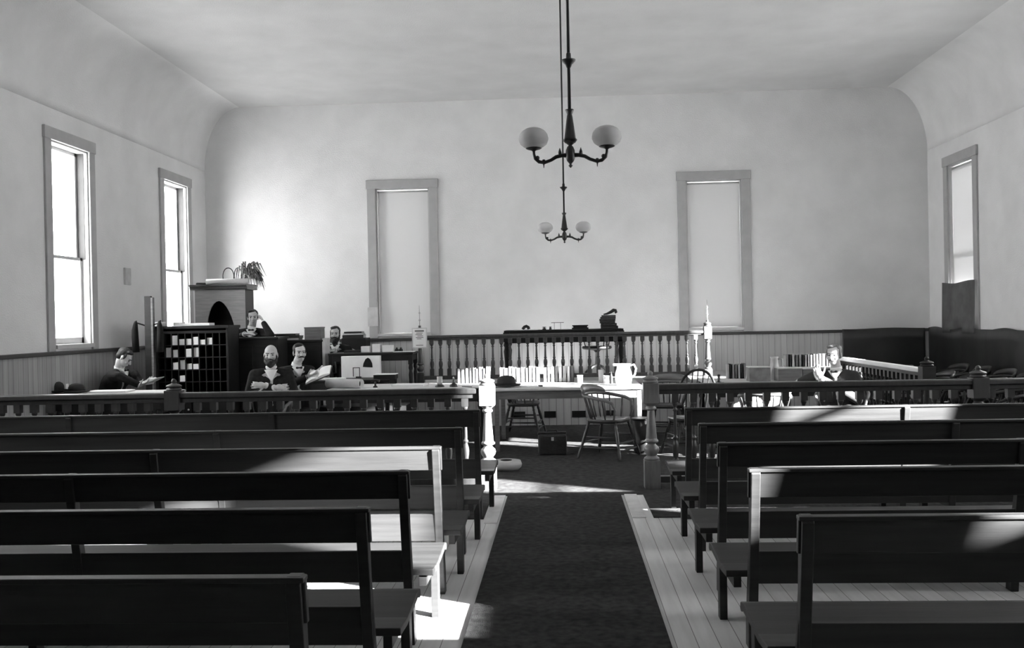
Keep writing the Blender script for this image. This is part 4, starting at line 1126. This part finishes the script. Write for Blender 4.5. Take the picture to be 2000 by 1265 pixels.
def hand(mb, w_, d, n_, side, curl=.5, spread=.12):
    """w_ wrist, d finger direction, n_ palm normal, side +1/-1: where the thumb goes along d x n"""
    d = Vector(d).normalized(); n_ = Vector(n_); n_ = (n_-d*n_.dot(d)).normalized(); s_ = d.cross(n_)*side
    w_ = Vector(w_)
    mx = Matrix((s_, d, n_)).transposed()
    ell(mb, w_+d*.05, (.041, .055, .017), mx)
    cap_(mb, w_-d*.02, w_+d*.02, .026, .026)
    for k, (off, L) in enumerate(((.030, .075), (.010, .084), (-.011, .078), (-.031, .062))):
        p = w_+d*.088+s_*off; a = spread*(1.2-k*.8)
        dir_ = (d+s_*a*.5).normalized(); c = curl*(1+.12*k)
        for j, fr in enumerate((.45, .32, .23)):
            ang = c*(.5, 1.0, 1.0)[j]*(.8 if j == 0 else 1)
            dir_ = (dir_*math.cos(ang)+n_*math.sin(ang)).normalized()
            q = p+dir_*L*fr
            cap_(mb, p, q, .0092-.0008*j, .0086-.0008*j, 8); p = q
    p = w_+d*.025+s_*.032; dir_ = (d*.75+s_*.75+n_*.25).normalized()
    for j, L in enumerate((.042, .032, .026)):
        q = p+dir_*L; cap_(mb, p, q, .0115-.001*j, .0105-.001*j, 8); p = q
        dir_ = (dir_+d*.3+n_*.25*curl*2).normalized()

def person(label, pelvis, neck, head, face, body_f, arms, legs, hair='dark', beard=None, moustache=None, bald=False, suit='suit', collar='v', face_m='skin', trousers='suit', seed=1, size=1.0, tie=True):
    """all joints in world space. arms: two (shoulder, elbow, wrist, hand dir, palm normal, thumb side, curl); legs: two (hip, knee, ankle)"""
    root = thing('person', label, 'person', (pelvis[0], pelvis[1], min(l[2][2] for l in legs)-.08))
    O = Vector(root.location)
    def W(p): return Vector(p)-O
    pel, nk, hd = W(pelvis), W(neck), W(head)
    f = Vector(face).normalized(); H = frame(f, Vector((0, 0, 1)) if abs(f.z) < .9 else (0, 1, 0))
    B = frame(body_f, (0, 0, 1)); sd_ = B.col[0]; bf = B.col[1]
    def hp(x, y, z): return hd+H@(Vector((x, y, z))*size)
    # --- the body: head, neck, trunk, limbs, hands as one skin
    mb = MB()
    S = size
    ell(mb, hp(0, -.012, .035), (.074*S, .094*S, .083*S), H); ell(mb, hp(0, .03, -.02), (.062*S, .062*S, .085*S), H)
    ell(mb, hp(0, .038, -.082), (.042*S, .042*S, .030*S), H); ell(mb, hp(0, .068, .028), (.052*S, .024*S, .014*S), H)
    cap_(mb, hp(0, .088, .012), hp(0, .112, -.028), .009*S, .0145*S); ell(mb, hp(0, .100, -.032), (.019*S, .013*S, .010*S), H)
    ell(mb, hp(0, .083, -.058), (.024*S, .014*S, .007*S), H); ell(mb, hp(0, .080, -.068), (.021*S, .014*S, .007*S), H)
    for sx in (-1, 1):
        ell(mb, hp(sx*.076, -.005, -.005), (.010*S, .018*S, .032*S), H); ell(mb, hp(sx*.040, .070, -.028), (.022*S, .020*S, .02*S), H)
    cap_(mb, hp(0, -.02, -.06), nk, .055*S, .060*S)
    chest = pel.lerp(nk, .68); waist = pel.lerp(nk, .3)
    cap_(mb, nk-Vector((0, 0, .03)), chest, .07, .12); cap_(mb, chest, waist, .13, .12); cap_(mb, waist, pel, .12, .13)
    for sh, el, wr, hdir, pn, ts, cu in arms:
        sh, el, wr = W(sh), W(el), W(wr)
        cap_(mb, chest.lerp(nk, .7), sh, .06, .06); cap_(mb, sh, el, .050, .040); cap_(mb, el, wr, .040, .027)
        hand(mb, wr, hdir, pn, ts, cu)
    for hi, kn, an in legs:
        hi, kn, an = W(hi), W(kn), W(an)
        cap_(mb, hi, kn, .085, .058); cap_(mb, kn, an, .055, .038); cap_(mb, an, an+bf*.1-Vector((0, 0, .04)), .04, .035)
    fuse(mb, 'body', MT[face_m], root, .0062, 2)
    # --- clothes
    mb = MB()
    shs = [W(a[0]) for a in arms]
    mid = (shs[0]+shs[1])/2
    for (a, r0, b, r1) in ((chest, .150, waist, .142), (waist, .142, pel, .155)):
        for o_ in (-.055, .055): cap_(mb, a+sd_*o_, b+sd_*o_, r0*.9, r1*.9)
    for s_ in shs: cap_(mb, nk-Vector((0, 0, .035))-bf*.015, s_, .058, .072); cap_(mb, chest+(s_-mid)*.45, s_-Vector((0, 0, .04)), .12, .085)
    for sh, el, wr, hdir, pn, ts, cu in arms:
        sh, el, wr = W(sh), W(el), W(wr); cap_(mb, sh, el, .074, .058); cap_(mb, el, wr.lerp(el, .10), .058, .043)
    for o_ in (-.07, .07): cap_(mb, pel+sd_*o_, pel+sd_*o_*1.3-Vector((0, 0, .03))+bf*.08, .14, .10)
    fuse(mb, 'coat', MT[suit], root, .011, 3)
    mb = MB()
    for hi, kn, an in legs:
        hi, kn, an = W(hi), W(kn), W(an); cap_(mb, hi, kn, .105, .075); cap_(mb, kn, an+Vector((0, 0, .02)), .072, .058)
    fuse(mb, 'trousers', MT[trousers], root, .014, 2)
    for hi, kn, an in legs:
        an = W(an); mb = MB(); cap_(mb, an-bf*.03-Vector((0, 0, .035)), an+bf*.14-Vector((0, 0, .045)), .042, .034); cap_(mb, an, an-Vector((0, 0, .03)), .048, .045)
        fuse(mb, 'shoe', MT['leather'], root, .012, 1)
    # collar, shirt front, cuffs
    cdir = (hp(0, -.02, -.06)-nk).normalized()
    q = cdir.to_track_quat('Z', 'Y').to_matrix()
    MB().lathe([(.064, -.012), (.066, .028), (.062, .030), (.060, -.012)], c=nk+cdir*.005, n=20, mx=q).build('collar', MT['shirt'], root)
    if collar == 'v':
        # a V of white shirt on the chest, its tie a sub-part
        up = (nk-chest).normalized(); base = chest.lerp(nk, .80); F_ = []
        P = []
        rows_ = 6
        for j in range(rows_+1):
            t = j/rows_; wd = .072*t+.004
            for i in (-1, -.5, 0, .5, 1):
                c = chest.lerp(nk, .30+.66*t)+sd_*wd*i
                P.append(c+bf*((.152-.055*t**2)-.012*abs(i)*t))
        for j in range(rows_):
            for i in range(4): k = j*5+i; F_.append((k, k+1, k+6, k+5))
        nP = len(P); P2 = [p-bf*.03 for p in P]
        F_ += [tuple(nP+i for i in reversed(g_)) for g_ in F_]
        edge = [0, 1, 2, 3, 4]+[4+5*j for j in range(1, rows_+1)]+[rows_*5+i for i in (3, 2, 1, 0)]+[5*j for j in range(rows_-1, 0, -1)]
        for a in range(len(edge)):
            e0, e1 = edge[a], edge[(a+1) % len(edge)]; F_.append((e0, e1, nP+e1, nP+e0))
        sf = MB().add(P+P2, F_, True).build('shirt_front', MT['shirt'], root)
        tb = MB(); c = chest.lerp(nk, .90)+bf*.115
        for s_ in (-1, 1): cap_(tb, c, c+sd_*s_*.03, .008, .014, 8)
        if tie: tb.build('bow_tie', MT['black'], sf)
    for sh, el, wr, hdir, pn, ts, cu in arms:
        el, wr = W(el), W(wr); d = (wr-el).normalized(); q = d.to_track_quat('Z', 'Y').to_matrix()
        MB().lathe([(.036, -.03), (.037, .012), (.033, .012), (.032, -.03)], c=wr-d*.01, n=14, mx=q).build('cuff', MT['shirt'], root)
    # --- face details and hair
    for sx in (-1, 1):
        e = MB(); ell(e, hp(sx*.030, .0795, .003), (.014*S, .009*S, .0075*S), H, 12, 8); e.build('eye', MT['eye'], root)
        b = MB(); cap_(b, hp(sx*.014, .092, .022), hp(sx*.047, .082, .025), .0045*S, .0035*S, 8); b.build('eyebrow', MT[('hair' if hair != 'grey' else 'hairgrey')], root)
    hm = MT['hair' if hair != 'grey' else 'hairgrey']
    mb = MB()
    if bald:
        for sx in (-1, 1): ell(mb, hp(sx*.062, -.035, .0), (.020*S, .055*S, .036*S), H)
        ell(mb, hp(0, -.085, -.005), (.06*S, .024*S, .04*S), H)
    else:
        ell(mb, hp(0, -.028, .052), (.079*S, .092*S, .078*S), H); ell(mb, hp(0, -.055, .0), (.074*S, .058*S, .065*S), H)
        ell(mb, hp(.02, .03, .098), (.052*S, .045*S, .025*S), H)
        for sx in (-1, 1): ell(mb, hp(sx*.070, .012, .025), (.010*S, .022*S, .04*S), H)
    fuse(mb, 'hair', hm, root, .006, 2)
    if beard:
        mb = MB(); L = beard
        for sx in (-1, 1):
            cap_(mb, hp(sx*.068, .012, -.02), hp(sx*.055, .035, -.075), .013*S, .024*S)
            cap_(mb, hp(sx*.052, .045, -.075), hp(sx*.02, .07, -.095-L*.3), .026*S, .032*S)
        cap_(mb, hp(0, .068, -.088), hp(0, .07, -.10-L), .036*S, .028*S)
        cap_(mb, hp(-.025, .06, -.09), hp(-.02, .055, -.10-L*.8), .03*S, .022*S); cap_(mb, hp(.025, .06, -.09), hp(.02, .055, -.10-L*.8), .03*S, .022*S)
        fuse(mb, 'beard', hm, root, .006, 2)
    if moustache or beard:
        mb = MB()
        for sx in (-1, 1): cap_(mb, hp(0, .103, -.046), hp(sx*.036, .085, -.056), .011*S, .007*S)
        fuse(mb, 'moustache', hm, root, .005, 1)
    return root
V = Vector
def seated(pelvis, bf, lean=.05, knee_h=.46, spread=.11, fwd=.42, foot=None, floor=.008, hh=.0):
    """joints of a seated figure; bf is the unit facing direction"""
    bf = V((bf[0], bf[1], 0)).normalized(); s_ = bf.cross(V((0, 0, 1))); p = V(pelvis)
    neck = p+V((0, 0, .49+hh))+bf*lean
    sh = [neck+V((0, 0, -.07))+s_*k*.185 for k in (-1, 1)]
    legs = []
    for k in (-1, 1):
        hi = p+s_*k*.09; kn = p+bf*fwd+s_*k*spread*1.1; kn.z = floor+knee_h
        an = kn+bf*.04; an.z = floor+.085
        legs.append((hi, kn, an))
    return bf, s_, neck, sh, legs

# the man reading by the left wall
hd = at(243, 698, 12.15)
pel = V((hd.x-.30, hd.y+.05, .52)); bf, s_, nk, sh, lg = seated(pel, (1, -.12), .16)
nk = V((hd.x-.085, hd.y+.02, hd.z-.15)); sh = [nk+V((0, 0, -.09))+s_*k*.18+bf*.0 for k in (-1, 1)]
wr = at(274, 752, 12.0); wl = at(279, 748, 12.2)
readA = person('person in a dark suit with dark hair bent over papers, seated by the left wall', pel, nk, hd, (1, .12, -.75), bf,
    [(sh[1], (nk.x+.12, 11.9, .98), (wr.x-.0, 11.98, wr.z), (1, 0, .3), (-.2, .2, 1), 1, .5), (sh[0], (nk.x+.12, 12.35, .98), (wl.x, 12.16, wl.z), (1, 0, .3), (-.2, -.2, 1), -1, .5)], lg)
rb = MB().box((-.09, -.11, 0), (.09, .11, .008)).box((-.09, -.11, .008), (-.0, .11, .03), mx=Matrix.Rotation(-.5, 3, 'Y')).build('open_papers', MT['paper'], None, 0, (wr.x+.16, 12.07, wr.z+.05))
rb.rotation_euler = (0, -.45, 0); tag(rb, 'folded white papers held up by the reading man at the left wall', 'papers')
# bald bearded man, arms folded
hd = at(529, 693, 11.15)
pel = V((hd.x-.0, hd.y+.08, hd.z-.79)); bf, s_, nk, sh, lg = seated(pel, (.25, -1), .03, floor=.008)
nk = V((hd.x-.005, hd.y+.02, hd.z-.165)); sh = [nk+V((0, 0, -.07))+s_*k*.19 for k in (-1, 1)]
c = nk+V((0, 0, -.19))+bf*.21
person('bald person with a dark full beard in a black suit, arms folded across the chest', pel, nk, hd, (.18, -1, -.02), bf,
    [(sh[0], nk+s_*-.27+V((0, 0, -.33))+bf*.04, c+s_*.06+bf*.02+V((0, 0, .01)), s_*1.0+V((0, 0, .04)), -bf, 1, .35), (sh[1], nk+s_*.27+V((0, 0, -.33))+bf*.04, c-s_*.05-V((0, 0, .02))+bf*.03, s_*-1+V((0, 0, .0)), -bf, -1, .35)], lg, bald=True, beard=.025, tie=False)
# moustached man with the open book
hd = at(585, 689, 11.95)
pel = V((hd.x-.12, hd.y+.1, hd.z-.80)); bf, s_, nk, sh, lg = seated(pel, (.6, -.85), .10, fwd=.34)
nk = V((hd.x-.055, hd.y+.03, hd.z-.165)); sh = [nk+V((0, 0, -.075))+s_*k*.185 for k in (-1, 1)]
wr = at(600, 737, 11.55); w2 = at(612, 727, 11.8)
person('person with a dark moustache in a black suit holding a large open book', pel, nk, hd, (.55, -.9, .02), bf,
    [(sh[1], at(572, 748, 11.55), wr, (1, -.1, .3), (0, .5, .8), 1, .6), (sh[0], at(604, 742, 12.1), w2, (.9, -.3, .2), (0, -.3, .9), -1, .6)], lg, moustache=True)
ob = thing('open_book', 'large open book held slanting by the moustached man', 'book', tuple(at(622, 733, 11.53)), 0)
mx = Matrix.Rotation(R(-22), 4, 'Y') @ Matrix.Rotation(R(22), 4, 'X')
c_ = MB().box((-.17, -.12, -.012), (.17, .16, -.004)).xf(mx).build('cover', MT['leather'], ob)
for k, (x0, x1) in enumerate(((-.16, -.003), (.003, .16))):
    pr = [(x0, -.004), (x1, -.004)]
    xs = [x0+(x1-x0)*t/6 for t in range(7)]
    top = [(x, .006+.022*math.sin(PI*(abs(x)/.17)**.7)) for x in xs][::-1]
    MB().prism(pr+top, 'y', -.11, .15).xf(mx).build('pages', MT['paper'], ob)
# the young man leaning on the high desk
hd = at(494, 620, 14.12)
pel = V((hd.x-.12, hd.y+.12, hd.z-.80)); bf, s_, nk, sh, lg = seated(pel, (.25, -1), .06, fwd=.16, floor=CZ)
nk = V((hd.x-.03, hd.y+.02, hd.z-.165)); sh = [nk+V((0, 0, -.075))+s_*k*.185 for k in (-1, 1)]
eL = at(529, 655, 13.72)
wL = at(514, 629, 13.92)
yr = -1 if s_.x > 0 else 1
iR = 1 if sh[1].x > sh[0].x else 0
young = person('young person with short dark hair in a black suit, head propped on one hand', pel, nk, hd, (.30, -1, -.02), bf,
    [(sh[iR], eL, wL, (at(507, 611, 14.06)-wL), (-1, 0, 0), 1, .5), (sh[1-iR], at(462, 662, 13.85), at(478, 652, 13.55), (1, -.3, 0), (0, 0, -1), 1, .2)], lg)
# the bearded clerk
hd = at(655, 652, 14.95)
pel = V((hd.x, hd.y+.1, hd.z-.80)); bf, s_, nk, sh, lg = seated(pel, (.05, -1), .06, fwd=.3, floor=CZ)
nk = V((hd.x, hd.y+.02, hd.z-.165)); sh = [nk+V((0, 0, -.085))+s_*k*.185 for k in (-1, 1)]
person('person with a long full beard in a dark suit seated behind the clerk desk', pel, nk, hd, (.05, -1, -.03), bf,
    [(sh[0], sh[0]+V((-.05, -.08, -.26)) if sh[0].x < sh[1].x else sh[0]+V((.05, -.08, -.26)), V((hd.x-.1 if sh[0].x < sh[1].x else hd.x+.1, 14.44, cz+.03)), (0, -1, -.0), (0, 0, -1), 1 if sh[0].x < sh[1].x else -1, .2),
     (sh[1], sh[1]+V((.05, -.08, -.26)) if sh[1].x > sh[0].x else sh[1]+V((-.05, -.08, -.26)), V((hd.x+.1 if sh[1].x > sh[0].x else hd.x-.1, 14.44, cz+.03)), (0, -1, 0), (0, 0, -1), -1 if sh[1].x > sh[0].x else 1, .2)], lg, beard=.10, tie=False)
# the man in the sunlit dark coat at the right table
hd = at(1629, 693, 10.75)
pel = V((3.10, 10.80, .545)); bf, s_, nk, sh, lg = seated(pel, (-.5, -1), .02)
nk = V((hd.x+.03, hd.y+.03, hd.z-.165)); sh = [nk+V((0, 0, -.08))+s_*k*.19 for k in (-1, 1)]
iL = 0 if sh[0].x < sh[1].x else 1
person('person in a dark coat lit by the sun sitting sideways, one arm along the right table', pel, nk, hd, (-.62, -1, -.05), bf,
    [(sh[iL], at(1592, 733, 10.75), at(1560, 746, 10.9), (-1, .1, -.1), (0, 0, -1), 1, .3), (sh[1-iL], sh[1-iL]+V((.05, -.10, -.27)), at(1602, 738, 10.45), (-.35, -.1, .9), (.3, 1, .1), -1, 1.1)], lg, suit='suitgrey', hair='grey', moustache=True)
# seats under them
def seat_chair(p, rz, lab, dz=.014): return dup(c0, (p[0], p[1], dz), rz, lab)
seat_chair((at(529, 700, 11.15).x, 11.25), R(166), 'captain chair under the bald bearded man')
seat_chair((at(585, 700, 11.95).x-.10, 12.05), R(-125), 'captain chair under the moustached man')
seat_chair((at(243, 700, 12.15).x-.27, 12.2), R(-97), 'captain chair under the man reading by the left wall')
st = thing('stool', 'tall dark stool under the young man propping his head', 'stool', (at(494, 700, 14.12).x-.10, 14.22, CZ))
sz_ = at(494, 620, 14.12).z-.80-.11-CZ
MB().lathe([(.02, sz_-.03), (.15, sz_-.025), (.16, sz_-.01), (.15, sz_), (.001, sz_-.005)], n=20).build('seat', MT['dark'], st)
for a in (45, 135, 225, 315):
    MB().tube([(.17*math.cos(R(a)), .17*math.sin(R(a)), .0), (.10*math.cos(R(a)), .10*math.sin(R(a)), sz_-.03)], .014, 8).build('leg', MT['dark'], st)
seat_chair((at(655, 700, 14.95).x, 15.06), R(180), 'captain chair under the bearded clerk', CZ)
